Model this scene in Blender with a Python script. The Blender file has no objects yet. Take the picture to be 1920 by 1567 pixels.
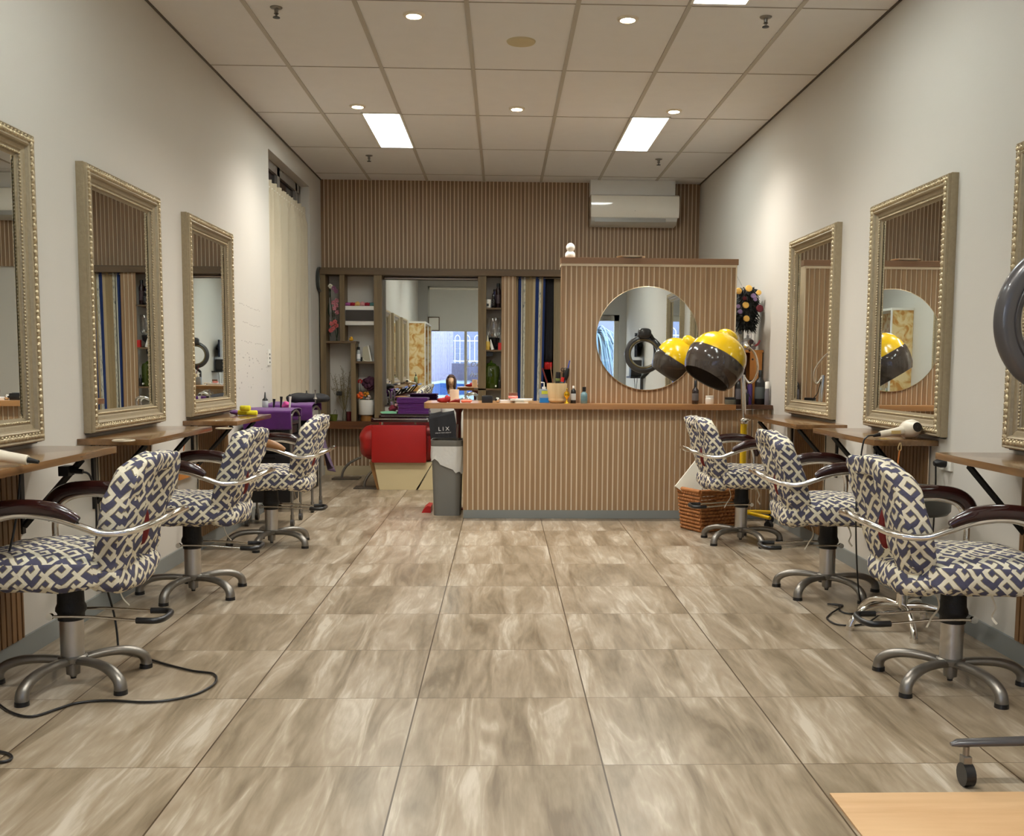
import bpy, bmesh, math, random
from mathutils import Vector, Matrix, noise

# ---------------------------------------------------------------- camera, world, lights, exposure
scn = bpy.context.scene
COL = scn.collection
scn.view_settings.view_transform = 'Standard'
scn.view_settings.look = 'None'
scn.view_settings.gamma = 1.0
scn.view_settings.use_curve_mapping = False
scn.view_settings.exposure = 1.55
scn.cycles.max_bounces = 10
scn.cycles.diffuse_bounces = 4
scn.cycles.glossy_bounces = 6
scn.cycles.caustics_reflective = False
scn.cycles.caustics_refractive = False
scn.cycles.sample_clamp_indirect = 6.0
scn.cycles.use_denoising = True
scn.cycles.use_adaptive_sampling = True
scn.cycles.adaptive_threshold = 0.03

cam_d = bpy.data.cameras.new('camera')
cam = bpy.data.objects.new('camera', cam_d)
COL.objects.link(cam)
YAW, PITCH, ROLL = 0.032, 0.088, 0.007
f_ = Vector((math.sin(YAW) * math.cos(PITCH), math.cos(YAW) * math.cos(PITCH), -math.sin(PITCH)))
r_ = Vector((math.cos(YAW), -math.sin(YAW), 0))
u_ = r_.cross(f_)
rr = r_ * math.cos(ROLL) + u_ * math.sin(ROLL)
uu = -r_ * math.sin(ROLL) + u_ * math.cos(ROLL)
m4 = Matrix((rr, uu, -f_)).transposed().to_4x4()
m4.translation = Vector((0, 0, 1.18))
cam.matrix_world = m4
cam_d.sensor_fit = 'HORIZONTAL'
cam_d.sensor_width = 36.0
cam_d.lens = 36.0 * 1846.9 / 1920.0
cam_d.shift_x = -0.02083
cam_d.shift_y = 0.03464
cam_d.clip_start = 0.05
cam_d.clip_end = 200
scn.camera = cam

world = bpy.data.worlds.new('world')
scn.world = world
world.use_nodes = True
wbg = world.node_tree.nodes['Background']
wbg.inputs[0].default_value = (0.80, 0.91, 1.0, 1)
wbg.inputs[1].default_value = 6.0


def area_light(name, loc, sx, sy, power, color, rot=(0, 0, 0)):
    d = bpy.data.lights.new(name, 'AREA')
    d.shape = 'RECTANGLE'
    d.size, d.size_y = sx, sy
    d.energy = power
    d.color = color
    o = bpy.data.objects.new(name, d)
    o.location = loc
    o.rotation_euler = rot
    COL.objects.link(o)
    return o


PANELS = [(-0.945, 8.43), (1.15, 8.43), (1.15, 4.83), (-0.945, 3.63), (-0.945, 1.23), (1.15, 1.23)]  # last three are unseen fill panels, added to light the front and soften contrast
DOWN = [(-0.50, 5.69), (0.694, 5.69), (-1.096, 7.65), (0.102, 7.65), (1.296, 7.65), (-0.5, 2.1), (0.694, 2.1)]  # last two downlights are unseen extras nearer the shop front
PANEL_E, DOWN_W = 6.5, 10.5
for i, (x, y) in enumerate(DOWN):
    d = bpy.data.lights.new('downlight_lamp', 'SPOT')
    d.energy = DOWN_W * 4
    d.color = (1.0, 0.96, 0.89)
    d.spot_size = math.radians(140)
    d.spot_blend = 1.0
    d.shadow_soft_size = 0.04
    o = bpy.data.objects.new('downlight_lamp', d)
    o.location = (x, y, 3.09)
    COL.objects.link(o)
# portals: they only guide the sky's light through the shop window and the glass door
for (x, z, w, h) in ((-0.43, 1.2, 2.5, 1.6), (1.48, 1.0, 0.9, 1.95)):
    p_ = area_light('daylight_portal', (x, -1.5, z), w, h, 1.0, (1, 1, 1), (math.radians(-90), 0, 0))
    p_.data.cycles.is_portal = True

# ---------------------------------------------------------------- helpers
rnd = random.Random(7)
R = math.radians


def lin(c):
    return tuple(((v / 255.0) / 12.92 if v / 255.0 <= 0.04045 else ((v / 255.0 + 0.055) / 1.055) ** 2.4) for v in c) + (1,)


MATS = {}


def mat(name, rgb, rough=0.5, metal=0.0, spec=0.5, bump=0.0, bscale=60.0, var=0.0, vscale=8.0, trans=0.0, emit=None, estr=0.0, coat=0.0, alpha=1.0, stretch=None, sheen=0.0):
    if name in MATS:
        return MATS[name]
    m = bpy.data.materials.new(name)
    m.use_nodes = True
    nt = m.node_tree
    b = nt.nodes['Principled BSDF']
    b.inputs['Base Color'].default_value = lin(rgb)
    b.inputs['Roughness'].default_value = rough
    b.inputs['Metallic'].default_value = metal
    b.inputs['Specular IOR Level'].default_value = spec
    b.inputs['Transmission Weight'].default_value = trans
    b.inputs['Coat Weight'].default_value = coat
    b.inputs['Sheen Weight'].default_value = sheen
    if alpha < 1:
        b.inputs['Alpha'].default_value = alpha
    if emit:
        b.inputs['Emission Color'].default_value = lin(emit)
        b.inputs['Emission Strength'].default_value = estr
    tc = nt.nodes.new('ShaderNodeTexCoord')
    src = tc.outputs['Object']
    if stretch:
        mp = nt.nodes.new('ShaderNodeMapping')
        mp.inputs['Scale'].default_value = stretch
        nt.links.new(src, mp.inputs[0])
        src = mp.outputs[0]
    n = nt.nodes.new('ShaderNodeTexNoise')
    n.inputs['Scale'].default_value = vscale
    n.inputs['Detail'].default_value = 5
    nt.links.new(src, n.inputs['Vector'])
    mx = nt.nodes.new('ShaderNodeMixRGB')
    c = lin(rgb)
    k = max(var, 0.03)
    mx.inputs[1].default_value = tuple(v * (1 - k) for v in c[:3]) + (1,)
    mx.inputs[2].default_value = tuple(min(1, v * (1 + k)) for v in c[:3]) + (1,)
    nt.links.new(n.outputs['Fac'], mx.inputs[0])
    nt.links.new(mx.outputs[0], b.inputs['Base Color'])
    if bump:
        n2 = nt.nodes.new('ShaderNodeTexNoise')
        n2.inputs['Scale'].default_value = bscale
        n2.inputs['Detail'].default_value = 4
        nt.links.new(src, n2.inputs['Vector'])
        bp = nt.nodes.new('ShaderNodeBump')
        bp.inputs['Strength'].default_value = bump
        bp.inputs['Distance'].default_value = 0.01
        nt.links.new(n2.outputs['Fac'], bp.inputs['Height'])
        nt.links.new(bp.outputs[0], b.inputs['Normal'])
    MATS[name] = m
    return m


class N:
    """tiny node helper"""
    def __init__(s, m):
        s.nt = m.node_tree

    def math(s, op, a, b=None, c=None):
        n = s.nt.nodes.new('ShaderNodeMath')
        n.operation = op
        for i, v in enumerate((a, b, c)):
            if v is None:
                continue
            if isinstance(v, (int, float)):
                n.inputs[i].default_value = v
            else:
                s.nt.links.new(v, n.inputs[i])
        return n.outputs[0]

    def new(s, t, **kw):
        n = s.nt.nodes.new(t)
        for k, v in kw.items():
            n.inputs[k].default_value = v
        return n

    def link(s, a, b):
        s.nt.links.new(a, b)

    def mix(s, f, a, b):
        n = s.nt.nodes.new('ShaderNodeMixRGB')
        for i, v in enumerate((f, a, b)):
            if isinstance(v, (int, float)):
                n.inputs[i].default_value = v
            elif isinstance(v, tuple):
                n.inputs[i].default_value = v
            else:
                s.nt.links.new(v, n.inputs[i])
        return n.outputs[0]

    def ramp(s, f, stops):
        n = s.nt.nodes.new('ShaderNodeValToRGB')
        e = n.color_ramp.elements
        while len(e) < len(stops):
            e.new(0.5)
        for i, (p, c) in enumerate(stops):
            e[i].position = p
            e[i].color = lin(c)
        s.nt.links.new(f, n.inputs[0])
        return n.outputs[0]


def wood(name, c1, c2, axis=0, scale=1.0, rough=0.35, coat=0.0, gscale=14):
    """grained wood, the grain running along axis"""
    if name in MATS:
        return MATS[name]
    m = bpy.data.materials.new(name)
    m.use_nodes = True
    n = N(m)
    b = m.node_tree.nodes['Principled BSDF']
    tc = n.new('ShaderNodeTexCoord')
    mp = n.new('ShaderNodeMapping')
    sc = [gscale * scale] * 3
    sc[axis] = 1.1 * scale
    mp.inputs['Scale'].default_value = sc
    n.link(tc.outputs['Object'], mp.inputs[0])
    no = n.new('ShaderNodeTexNoise', Scale=1.0, Detail=8.0, Distortion=0.6)
    n.link(mp.outputs[0], no.inputs['Vector'])
    no2 = n.new('ShaderNodeTexNoise', Scale=5.0, Detail=4.0)
    n.link(mp.outputs[0], no2.inputs['Vector'])
    f = n.math('ADD', n.math('MULTIPLY', no.outputs['Fac'], 0.75), n.math('MULTIPLY', no2.outputs['Fac'], 0.25))
    col = n.ramp(f, [(0.3, c1), (0.68, c2)])
    n.link(col, b.inputs['Base Color'])
    b.inputs['Roughness'].default_value = rough
    b.inputs['Coat Weight'].default_value = coat
    b.inputs['Coat Roughness'].default_value = 0.12
    bp = n.new('ShaderNodeBump', Strength=0.08, Distance=0.002)
    n.link(f, bp.inputs['Height'])
    n.link(bp.outputs[0], b.inputs['Normal'])
    MATS[name] = m
    return m


class MB:
    def __init__(s):
        s.v, s.f, s.uv = [], [], None

    def add(s, vs, fs):
        o = len(s.v)
        s.v += [tuple(v) for v in vs]
        s.f += [tuple(i + o for i in f) for f in fs]
        return s

    def box(s, x0, x1, y0, y1, z0, z1, b=0.0):
        if b <= 0:
            vs = [(x, y, z) for x in (x0, x1) for y in (y0, y1) for z in (z0, z1)]
            return s.add(vs, [(0, 1, 3, 2), (4, 6, 7, 5), (0, 4, 5, 1), (2, 3, 7, 6), (0, 2, 6, 4), (1, 5, 7, 3)])
        bm = bmesh.new()
        bmesh.ops.create_cube(bm, size=1.0, matrix=Matrix.Translation(((x0 + x1) / 2, (y0 + y1) / 2, (z0 + z1) / 2)) @ Matrix.Diagonal((abs(x1 - x0), abs(y1 - y0), abs(z1 - z0), 1)))
        bmesh.ops.bevel(bm, geom=bm.edges[:] + bm.verts[:], offset=b, segments=2, affect='EDGES', profile=0.7)
        bm.verts.index_update()
        s.add([v.co[:] for v in bm.verts], [[v.index for v in f.verts] for f in bm.faces])
        bm.free()
        return s

    def tube(s, pts, r, n=10, closed=False, sy=1.0, cap=True):
        """tube along points, r a number or a list; sy flattens the section's second axis"""
        pts = [Vector(p) for p in pts]
        m = len(pts)
        rs = r if isinstance(r, (list, tuple)) else [r] * m
        vs, fs = [], []
        prev = None
        for i, p in enumerate(pts):
            if closed:
                t = (pts[(i + 1) % m] - pts[i - 1])
            else:
                t = pts[min(i + 1, m - 1)] - pts[max(i - 1, 0)]
            if t.length < 1e-9:
                t = Vector((0, 0, 1))
            t.normalize()
            if prev is None:
                a = Vector((0, 0, 1)) if abs(t.z) < 0.9 else Vector((1, 0, 0))
                nrm = t.cross(a).normalized()
            else:
                nrm = (prev - t * prev.dot(t))
                nrm = nrm.normalized() if nrm.length > 1e-6 else t.orthogonal().normalized()
            prev = nrm
            bn = t.cross(nrm)
            for k in range(n):
                a = 2 * math.pi * k / n
                vs.append(p + nrm * (math.cos(a) * rs[i]) + bn * (math.sin(a) * rs[i] * sy))
        L = m if closed else m - 1
        for i in range(L):
            for k in range(n):
                a, b = i * n + k, i * n + (k + 1) % n
                c, d = ((i + 1) % m) * n + (k + 1) % n, ((i + 1) % m) * n + k
                fs.append((a, b, c, d))
        if not closed and cap:
            fs.append(tuple(range(n - 1, -1, -1)))
            fs.append(tuple((m - 1) * n + k for k in range(n)))
        return s.add(vs, fs)

    def cyl(s, x, y, z0, z1, r, r2=None, n=20):
        return s.tube([(x, y, z0), (x, y, z1)], [r, r if r2 is None else r2], n)

    def lathe(s, prof, x=0, y=0, z=0, n=24, M=None, cap=True):
        vs, fs = [], []
        for (r, h) in prof:
            for k in range(n):
                a = 2 * math.pi * k / n
                v = Vector((r * math.cos(a), r * math.sin(a), h))
                if M:
                    v = M @ v
                vs.append((v.x + x, v.y + y, v.z + z))
        for i in range(len(prof) - 1):
            for k in range(n):
                fs.append((i * n + k, i * n + (k + 1) % n, (i + 1) * n + (k + 1) % n, (i + 1) * n + k))
        if cap and prof[0][0] > 1e-5:
            fs.append(tuple(range(n - 1, -1, -1)))
        if cap and prof[-1][0] > 1e-5:
            fs.append(tuple((len(prof) - 1) * n + k for k in range(n)))
        return s.add(vs, fs)

    def ball(s, c, r, nu=12, nv=8, fn=None):
        if isinstance(r, (int, float)):
            r = (r, r, r)
        vs, fs = [], []
        for j in range(nv + 1):
            t = math.pi * j / nv
            for i in range(nu):
                p = 2 * math.pi * i / nu
                d = Vector((math.sin(t) * math.cos(p), math.sin(t) * math.sin(p), math.cos(t)))
                v = Vector((c[0] + r[0] * d.x, c[1] + r[1] * d.y, c[2] + r[2] * d.z))
                if fn:
                    v = fn(v, d)
                vs.append(v)
        for j in range(nv):
            for i in range(nu):
                fs.append((j * nu + i, (j + 1) * nu + i, (j + 1) * nu + (i + 1) % nu, j * nu + (i + 1) % nu))
        return s.add(vs, fs)

    def sell(s, c, a, e=(0.4, 0.4), nu=48, nv=24, fn=None):
        """superellipsoid: rounded cushion"""
        def sp(w, m):
            return math.copysign(abs(w) ** m, w)
        vs, fs = [], []
        for j in range(nv + 1):
            t = -math.pi / 2 + math.pi * j / nv
            for i in range(nu):
                p = 2 * math.pi * i / nu
                d = Vector((sp(math.cos(t), e[0]) * sp(math.cos(p), e[1]), sp(math.cos(t), e[0]) * sp(math.sin(p), e[1]), sp(math.sin(t), e[0])))
                v = Vector((c[0] + a[0] * d.x, c[1] + a[1] * d.y, c[2] + a[2] * d.z))
                if fn:
                    v = fn(v, d)
                vs.append(v)
        for j in range(nv):
            for i in range(nu):
                fs.append((j * nu + i, j * nu + (i + 1) % nu, (j + 1) * nu + (i + 1) % nu, (j + 1) * nu + i))
        return s.add(vs, fs)

    def prism(s, poly, axis, lo, hi):
        """polygon (2-D points) extruded along axis 0, 1 or 2"""
        n = len(poly)
        def P(p, h):
            q = [p[0], p[1]]
            q.insert(axis, h)
            return tuple(q)
        vs = [P(p, lo) for p in poly] + [P(p, hi) for p in poly]
        fs = [tuple(range(n)), tuple(range(2 * n - 1, n - 1, -1))]
        fs += [(i, i + n, (i + 1) % n + n, (i + 1) % n) for i in range(n)]
        return s.add(vs, fs)

    def grid(s, fn, nu, nv, close_u=False):
        vs = [fn(i / (nu if close_u else nu - 1), j / (nv - 1)) for j in range(nv) for i in range(nu)]
        fs = []
        for j in range(nv - 1):
            for i in range(nu if close_u else nu - 1):
                fs.append((j * nu + i, j * nu + (i + 1) % nu, (j + 1) * nu + (i + 1) % nu, (j + 1) * nu + i))
        return s.add(vs, fs)

    def xf(s, M):
        s.v = [tuple(M @ Vector(v)) for v in s.v]
        return s

    def build(s, name, m, parent=None, smooth=None, kind=None, label=None, boxuv=0.0, solid=0.0):
        me = bpy.data.meshes.new(name)
        me.from_pydata(s.v, [], s.f)
        me.materials.append(m)
        bm = bmesh.new()
        bm.from_mesh(me)
        bmesh.ops.recalc_face_normals(bm, faces=bm.faces)
        bm.to_mesh(me)
        bm.free()
        if smooth is not None:
            me.shade_smooth()
            if smooth < 180:
                me.set_sharp_from_angle(angle=R(smooth))
        if boxuv:
            uvl = me.uv_layers.new(name='uv')
            for p in me.polygons:
                nn = p.normal
                ax = max(range(3), key=lambda k: abs(nn[k]) * (1.15 if k == 2 else 1))
                for li in p.loop_indices:
                    co = me.vertices[me.loops[li].vertex_index].co
                    q = [co[k] for k in range(3) if k != ax]
                    uvl.data[li].uv = (q[0] * boxuv, q[1] * boxuv)
        o = bpy.data.objects.new(name, me)
        COL.objects.link(o)
        if parent:
            o.parent = parent
        if kind:
            o['kind'] = kind
        if label:
            o['label'] = label
        if solid:
            md = o.modifiers.new('solid', 'SOLIDIFY')
            md.thickness = solid
        return o


def tag(o, label, cat, group=None, kind=None):
    o['label'] = label
    o['category'] = cat
    if group:
        o['group'] = group
    if kind:
        o['kind'] = kind
    return o


def thing(name, label, cat, loc=(0, 0, 0), rz=0.0, group=None):
    o = bpy.data.objects.new(name, None)
    o.empty_display_size = 0.05
    COL.objects.link(o)
    o.location = loc
    o.rotation_euler = (0, 0, rz)
    return tag(o, label, cat, group)


def copy_tree(o, parent=None):
    c = o.copy()
    COL.objects.link(c)
    if parent:
        c.parent = parent
    for ch in list(o.children):
        copy_tree(ch, c)
    return c


def dup(o, label, loc, rz=None, scale=None):
    c = copy_tree(o)
    c['label'] = label
    c.location = loc
    if rz is not None:
        c.rotation_euler = (0, 0, rz)
    if scale:
        c.scale = (scale,) * 3
    return c


def cr(pts, n=8, closed=False):
    """Catmull-Rom through points"""
    P = [Vector(p) for p in pts]
    m = len(P)
    out = []
    rng = range(m) if closed else range(m - 1)
    for i in rng:
        if closed:
            p0, p1, p2, p3 = P[i - 1], P[i], P[(i + 1) % m], P[(i + 2) % m]
        else:
            p0, p1, p2, p3 = P[max(i - 1, 0)], P[i], P[i + 1], P[min(i + 2, m - 1)]
        for k in range(n):
            t = k / n
            out.append(0.5 * ((2 * p1) + (p2 - p0) * t + (2 * p0 - 5 * p1 + 4 * p2 - p3) * t * t + (3 * p1 - p0 - 3 * p2 + p3) * t ** 3))
    if not closed:
        out.append(P[-1])
    return out


def nz(v, s=1.0, o=0.0):
    return noise.noise(Vector(v) * s + Vector((o, o * 1.7, o * 0.3)))


def text(name, body, size, loc, rot, m, parent=None, ext=0.0008, align='CENTER', shear=0.0):
    c = bpy.data.curves.new(name, 'FONT')
    c.body = body
    c.size = size
    c.extrude = ext
    c.align_x = align
    c.align_y = 'CENTER'
    c.shear = shear
    c.materials.append(m)
    tmp = bpy.data.objects.new(name, c)
    COL.objects.link(tmp)
    bpy.context.view_layer.update()
    me = bpy.data.meshes.new_from_object(tmp.evaluated_get(bpy.context.evaluated_depsgraph_get()))
    bpy.data.objects.remove(tmp)
    me.name = name
    o = bpy.data.objects.new(name, me)
    COL.objects.link(o)
    o.location = loc
    o.rotation_euler = rot
    if parent:
        o.parent = parent
    return o

# ---------------------------------------------------------------- materials
XL, XR, YB, YF, H = -1.92, 2.10, 10.66, -1.40, 3.124
m_wall = mat('wall_paint', (204, 199, 190), 0.75, bump=0.05, bscale=220, var=0.02, vscale=1.2)
m_ceil = mat('ceiling_board', (228, 226, 224), 0.9, bump=0.1, bscale=500, var=0.02)
m_tbar = mat('ceiling_bar', (184, 177, 165), 0.6)
m_tthin = mat('ceiling_joint', (168, 160, 148), 0.7)
m_base = mat('baseboard_paint', (132, 136, 134), 0.45, var=0.05)
m_slat = wood('slat_wood', (118, 90, 62), (150, 119, 86), axis=2, rough=0.55, gscale=45)
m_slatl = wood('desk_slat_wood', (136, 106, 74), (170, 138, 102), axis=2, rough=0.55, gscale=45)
m_back = wood('slat_backing', (214, 196, 168), (232, 216, 190), axis=2, rough=0.6)
m_rustic = wood('rustic_wood', (94, 78, 52), (134, 112, 78), axis=2, rough=0.5)
m_rusticx = wood('rustic_beam', (76, 58, 36), (114, 90, 60), axis=0, rough=0.5)
m_redwood = wood('stained_board', (66, 36, 16), (110, 66, 30), axis=0, rough=0.35)
m_top = wood('counter_wood', (146, 98, 56), (190, 142, 92), axis=0, rough=0.3, coat=0.3)
m_shelfw = wood('shelf_wood', (92, 62, 34), (142, 104, 64), axis=1, rough=0.2, coat=0.6)
m_dark = mat('black_plastic', (22, 21, 22), 0.35)
m_blackm = mat('black_metal', (20, 18, 18), 0.4, metal=0.3)
m_chrome = mat('chrome', (225, 220, 212), 0.12, metal=1.0)
m_alu = mat('cast_aluminium', (140, 135, 128), 0.38, metal=0.85, bump=0.05, bscale=90, var=0.12, vscale=30)
m_silver = mat('brushed_cylinder', (192, 188, 182), 0.33, metal=0.9, var=0.08, vscale=30)
m_white = mat('white_plastic', (232, 229, 220), 0.35)
m_ceram = mat('ceramic', (235, 232, 224), 0.12, coat=0.5)
m_cream = mat('cream_plastic', (226, 216, 196), 0.3)
m_red = mat('red_leather', (150, 18, 14), 0.38, bump=0.15, bscale=180, var=0.08)
m_redp = mat('red_plastic', (190, 30, 28), 0.4)
m_maroon = mat('maroon_wood', (44, 16, 14), 0.22, coat=0.5)
m_mirror = mat('mirror_glass', (236, 240, 238), 0.0, metal=1.0)
for l in list(m_mirror.node_tree.links):
    if l.to_socket.name == 'Base Color':
        m_mirror.node_tree.links.remove(l)
m_mirror.node_tree.nodes['Principled BSDF'].inputs['Base Color'].default_value = (0.86, 0.88, 0.86, 1)
m_gold = mat('champagne_gilding', (166, 151, 124), 0.42, metal=0.4, bump=0.15, bscale=120, var=0.16, vscale=60)
m_gold2 = mat('gilded_relief', (192, 175, 142), 0.34, metal=0.5, var=0.35, vscale=80)
m_purple = mat('purple_towel', (88, 22, 108), 0.95, bump=0.6, bscale=500, var=0.12, vscale=30, sheen=0.3)
m_mauve = mat('faded_purple_cloth', (88, 70, 92), 0.95, bump=0.4, bscale=400)
m_blackcloth = mat('black_cloth', (20, 19, 23), 0.8, bump=0.3, bscale=200)
m_yellow = mat('yellow_enamel', (232, 190, 22), 0.18, coat=0.6)
m_smoke = mat('smoked_plastic', (68, 60, 55), 0.12, coat=0.5, var=0.1, vscale=10, alpha=0.88)
m_steelg = mat('dark_grey_ring', (74, 71, 72), 0.3, metal=0.2, coat=0.3)
m_navy = mat('navy_fabric', (28, 48, 100), 0.9)


def glassmat(name, rgb=(255, 255, 255), refl=0.08, opac=0.0, rough=0.0):
    if name in MATS:
        return MATS[name]
    m = bpy.data.materials.new(name)
    m.use_nodes = True
    nt = m.node_tree
    nt.nodes.remove(nt.nodes['Principled BSDF'])
    out = nt.nodes['Material Output']
    t = nt.nodes.new('ShaderNodeBsdfTransparent')
    t.inputs[0].default_value = lin(rgb)
    g = nt.nodes.new('ShaderNodeBsdfGlossy')
    g.inputs['Roughness'].default_value = rough
    fr = nt.nodes.new('ShaderNodeLayerWeight')
    fr.inputs[0].default_value = 0.35
    mx = nt.nodes.new('ShaderNodeMath')
    mx.operation = 'MULTIPLY_ADD'
    mx.inputs[1].default_value = 0.5
    mx.inputs[2].default_value = refl
    nt.links.new(fr.outputs['Fresnel'], mx.inputs[0])
    mi = nt.nodes.new('ShaderNodeMixShader')
    nt.links.new(mx.outputs[0], mi.inputs[0])
    nt.links.new(t.outputs[0], mi.inputs[1])
    nt.links.new(g.outputs[0], mi.inputs[2])
    nt.links.new(mi.outputs[0], out.inputs[0])
    MATS[name] = m
    return m


m_glass = glassmat('clear_glass')
m_greeng = glassmat('green_glass', (96, 118, 20), 0.06)
m_purpg = glassmat('smoky_glass', (120, 110, 130), 0.06)

# floor tiles: 0.6 m squares, veined like pale wood, wide joints along the room and fine ones across
m_floor = bpy.data.materials.new('floor_tile')
m_floor.use_nodes = True
n = N(m_floor)
b = m_floor.node_tree.nodes['Principled BSDF']
tc = n.new('ShaderNodeTexCoord')
sx = n.new('ShaderNodeSeparateXYZ')
n.link(tc.outputs['Object'], sx.inputs[0])
X, Y = sx.outputs[0], sx.outputs[1]
ux = n.math('DIVIDE', n.math('ADD', X, 0.896), 0.6)
uy = n.math('DIVIDE', n.math('SUBTRACT', Y, 2.832), 0.6)
ix, iy = n.math('FLOOR', ux), n.math('FLOOR', uy)
fx, fy = n.math('FRACT', ux), n.math('FRACT', uy)
idv = n.new('ShaderNodeCombineXYZ')
n.link(ix, idv.inputs[0])
n.link(iy, idv.inputs[1])
wn = n.new('ShaderNodeTexWhiteNoise')
wn.noise_dimensions = '2D'
n.link(idv.outputs[0], wn.inputs['Vector'])
wv = wn.outputs['Value']
cv = n.new('ShaderNodeCombineXYZ')
n.link(n.math('MULTIPLY', X, 15.0), cv.inputs[0])
n.link(n.math('MULTIPLY', Y, 1.7), cv.inputs[1])
n.link(n.math('MULTIPLY', wv, 40.0), cv.inputs[2])
warp = n.new('ShaderNodeTexNoise', Scale=0.4, Detail=2.0)
n.link(cv.outputs[0], warp.inputs['Vector'])
add = n.nt.nodes.new('ShaderNodeVectorMath')
add.operation = 'MULTIPLY_ADD'
n.link(warp.outputs['Color'], add.inputs[0])
add.inputs[1].default_value = (4.0, 1.0, 0)
n.link(cv.outputs[0], add.inputs[2])
n1 = n.new('ShaderNodeTexNoise', Scale=0.55, Detail=3.0, Roughness=0.5, Distortion=0.35)
n.link(add.outputs[0], n1.inputs['Vector'])
n2 = n.new('ShaderNodeTexNoise', Scale=2.2, Detail=3.0, Roughness=0.55, Distortion=0.3)
n.link(add.outputs[0], n2.inputs['Vector'])
ringf = n.math('SINE', n.math('MULTIPLY', n1.outputs['Fac'], 62.0))
n3_ = n.new('ShaderNodeTexNoise', Scale=6.5, Detail=4.0, Roughness=0.6)
n.link(cv.outputs[0], n3_.inputs['Vector'])
f = n.math('ADD', n.math('MULTIPLY', n1.outputs['Fac'], 0.56), n.math('MULTIPLY', n2.outputs['Fac'], 0.32))
f = n.math('ADD', f, n.math('MULTIPLY', n3_.outputs['Fac'], 0.12))
vein = n.math('SUBTRACT', 1.0, n.math('MINIMUM', 1.0, n.math('MULTIPLY', n.math('ABSOLUTE', n.math('SUBTRACT', n1.outputs['Fac'], 0.545)), 30.0)))
vein2 = n.math('SUBTRACT', 1.0, n.math('MINIMUM', 1.0, n.math('MULTIPLY', n.math('ABSOLUTE', n.math('SUBTRACT', n1.outputs['Fac'], 0.43)), 26.0)))
f = n.math('ADD', f, n.math('MULTIPLY', ringf, 0.017))
f = n.math('ADD', f, n.math('MULTIPLY', n.math('MULTIPLY', vein, vein), 0.028))
f = n.math('SUBTRACT', f, n.math('MULTIPLY', vein2, 0.022))
col = n.ramp(f, [(0.35, (112, 97, 77)), (0.44, (137, 122, 101)), (0.5, (151, 135, 114)), (0.56, (162, 148, 128)), (0.65, (190, 179, 162))])
tint = n.mix(n.math('MULTIPLY', wv, 0.5), (1, 1, 1, 1), (0.93, 0.90, 0.86, 1))
mul = n.nt.nodes.new('ShaderNodeMixRGB')
mul.blend_type = 'MULTIPLY'
mul.inputs[0].default_value = 1
n.link(col, mul.inputs[1])
n.link(tint, mul.inputs[2])
dx = n.math('MINIMUM', fx, n.math('SUBTRACT', 1.0, fx))
dy = n.math('MINIMUM', fy, n.math('SUBTRACT', 1.0, fy))
gx = n.math('LESS_THAN', dx, 0.0042)
gy = n.math('LESS_THAN', dy, 0.0022)
g = n.math('MAXIMUM', gx, gy)
n.link(n.mix(g, mul.outputs[0], lin((72, 55, 35))), b.inputs['Base Color'])
n.link(n.math('ADD', n.math('MULTIPLY', f, 0.12), 0.26), b.inputs['Roughness'])
b.inputs['Specular IOR Level'].default_value = 0.45
bp = n.new('ShaderNodeBump', Strength=0.5, Distance=0.002)
n.link(n.math('SUBTRACT', 1.0, g), bp.inputs['Height'])
n.link(bp.outputs[0], b.inputs['Normal'])

# chair fabric: cream square-hook lattice on a navy ground, turned 45 degrees
m_fab = bpy.data.materials.new('lattice_fabric')
m_fab.use_nodes = True
n = N(m_fab)
b = m_fab.node_tree.nodes['Principled BSDF']
tc = n.new('ShaderNodeTexCoord')
wr = n.new('ShaderNodeTexNoise', Scale=9.0, Detail=2.0)
n.link(tc.outputs['Object'], wr.inputs['Vector'])
ma = n.nt.nodes.new('ShaderNodeVectorMath')
ma.operation = 'MULTIPLY_ADD'
n.link(wr.outputs['Color'], ma.inputs[0])
ma.inputs[1].default_value = (0.035, 0.035, 0)
n.link(tc.outputs['UV'], ma.inputs[2])
mp = n.new('ShaderNodeMapping')
mp.inputs['Rotation'].default_value = (0, 0, R(45))
mp.inputs['Scale'].default_value = (14.2, 14.2, 1)
n.link(ma.outputs[0], mp.inputs[0])
sx = n.new('ShaderNodeSeparateXYZ')
n.link(mp.outputs[0], sx.inputs[0])
U, V = n.math('FRACT', sx.outputs[0]), n.math('FRACT', sx.outputs[1])


def rect(u0, u1, v0, v1, g=0.0):
    a = n.math('COMPARE', U, (u0 + u1) / 2, (u1 - u0) / 2 + g)
    c = n.math('COMPARE', V, (v0 + v1) / 2, (v1 - v0) / 2 + g)
    return n.math('MULTIPLY', a, c)


RECTS = [(0.0, 0.69, 0.5, 0.68), (0.0, 0.18, 0.0, 0.68), (0.0, 0.69, 0.0, 0.18), (0.51, 0.69, 0.0, 0.38), (0.69, 1.0, 0.5, 0.68), (0.0, 0.18, 0.68, 0.88)]


def union(g):
    r = None
    for q in RECTS:
        t = rect(*q, g=g)
        r = t if r is None else n.math('MAXIMUM', r, t)
    return r


fine, wide = union(0.006), union(0.04)
ground = n.mix(wide, lin((80, 79, 100)), lin((132, 120, 92)))
colr = n.mix(fine, ground, lin((226, 218, 196)))
n.link(colr, b.inputs['Base Color'])
b.inputs['Roughness'].default_value = 0.9
n3 = n.new('ShaderNodeTexNoise', Scale=38.0, Detail=3.0)
n.link(tc.outputs['Object'], n3.inputs['Vector'])
bp = n.new('ShaderNodeBump', Strength=0.5, Distance=0.012)
n.link(n3.outputs['Fac'], bp.inputs['Height'])
n.link(bp.outputs[0], b.inputs['Normal'])

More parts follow.
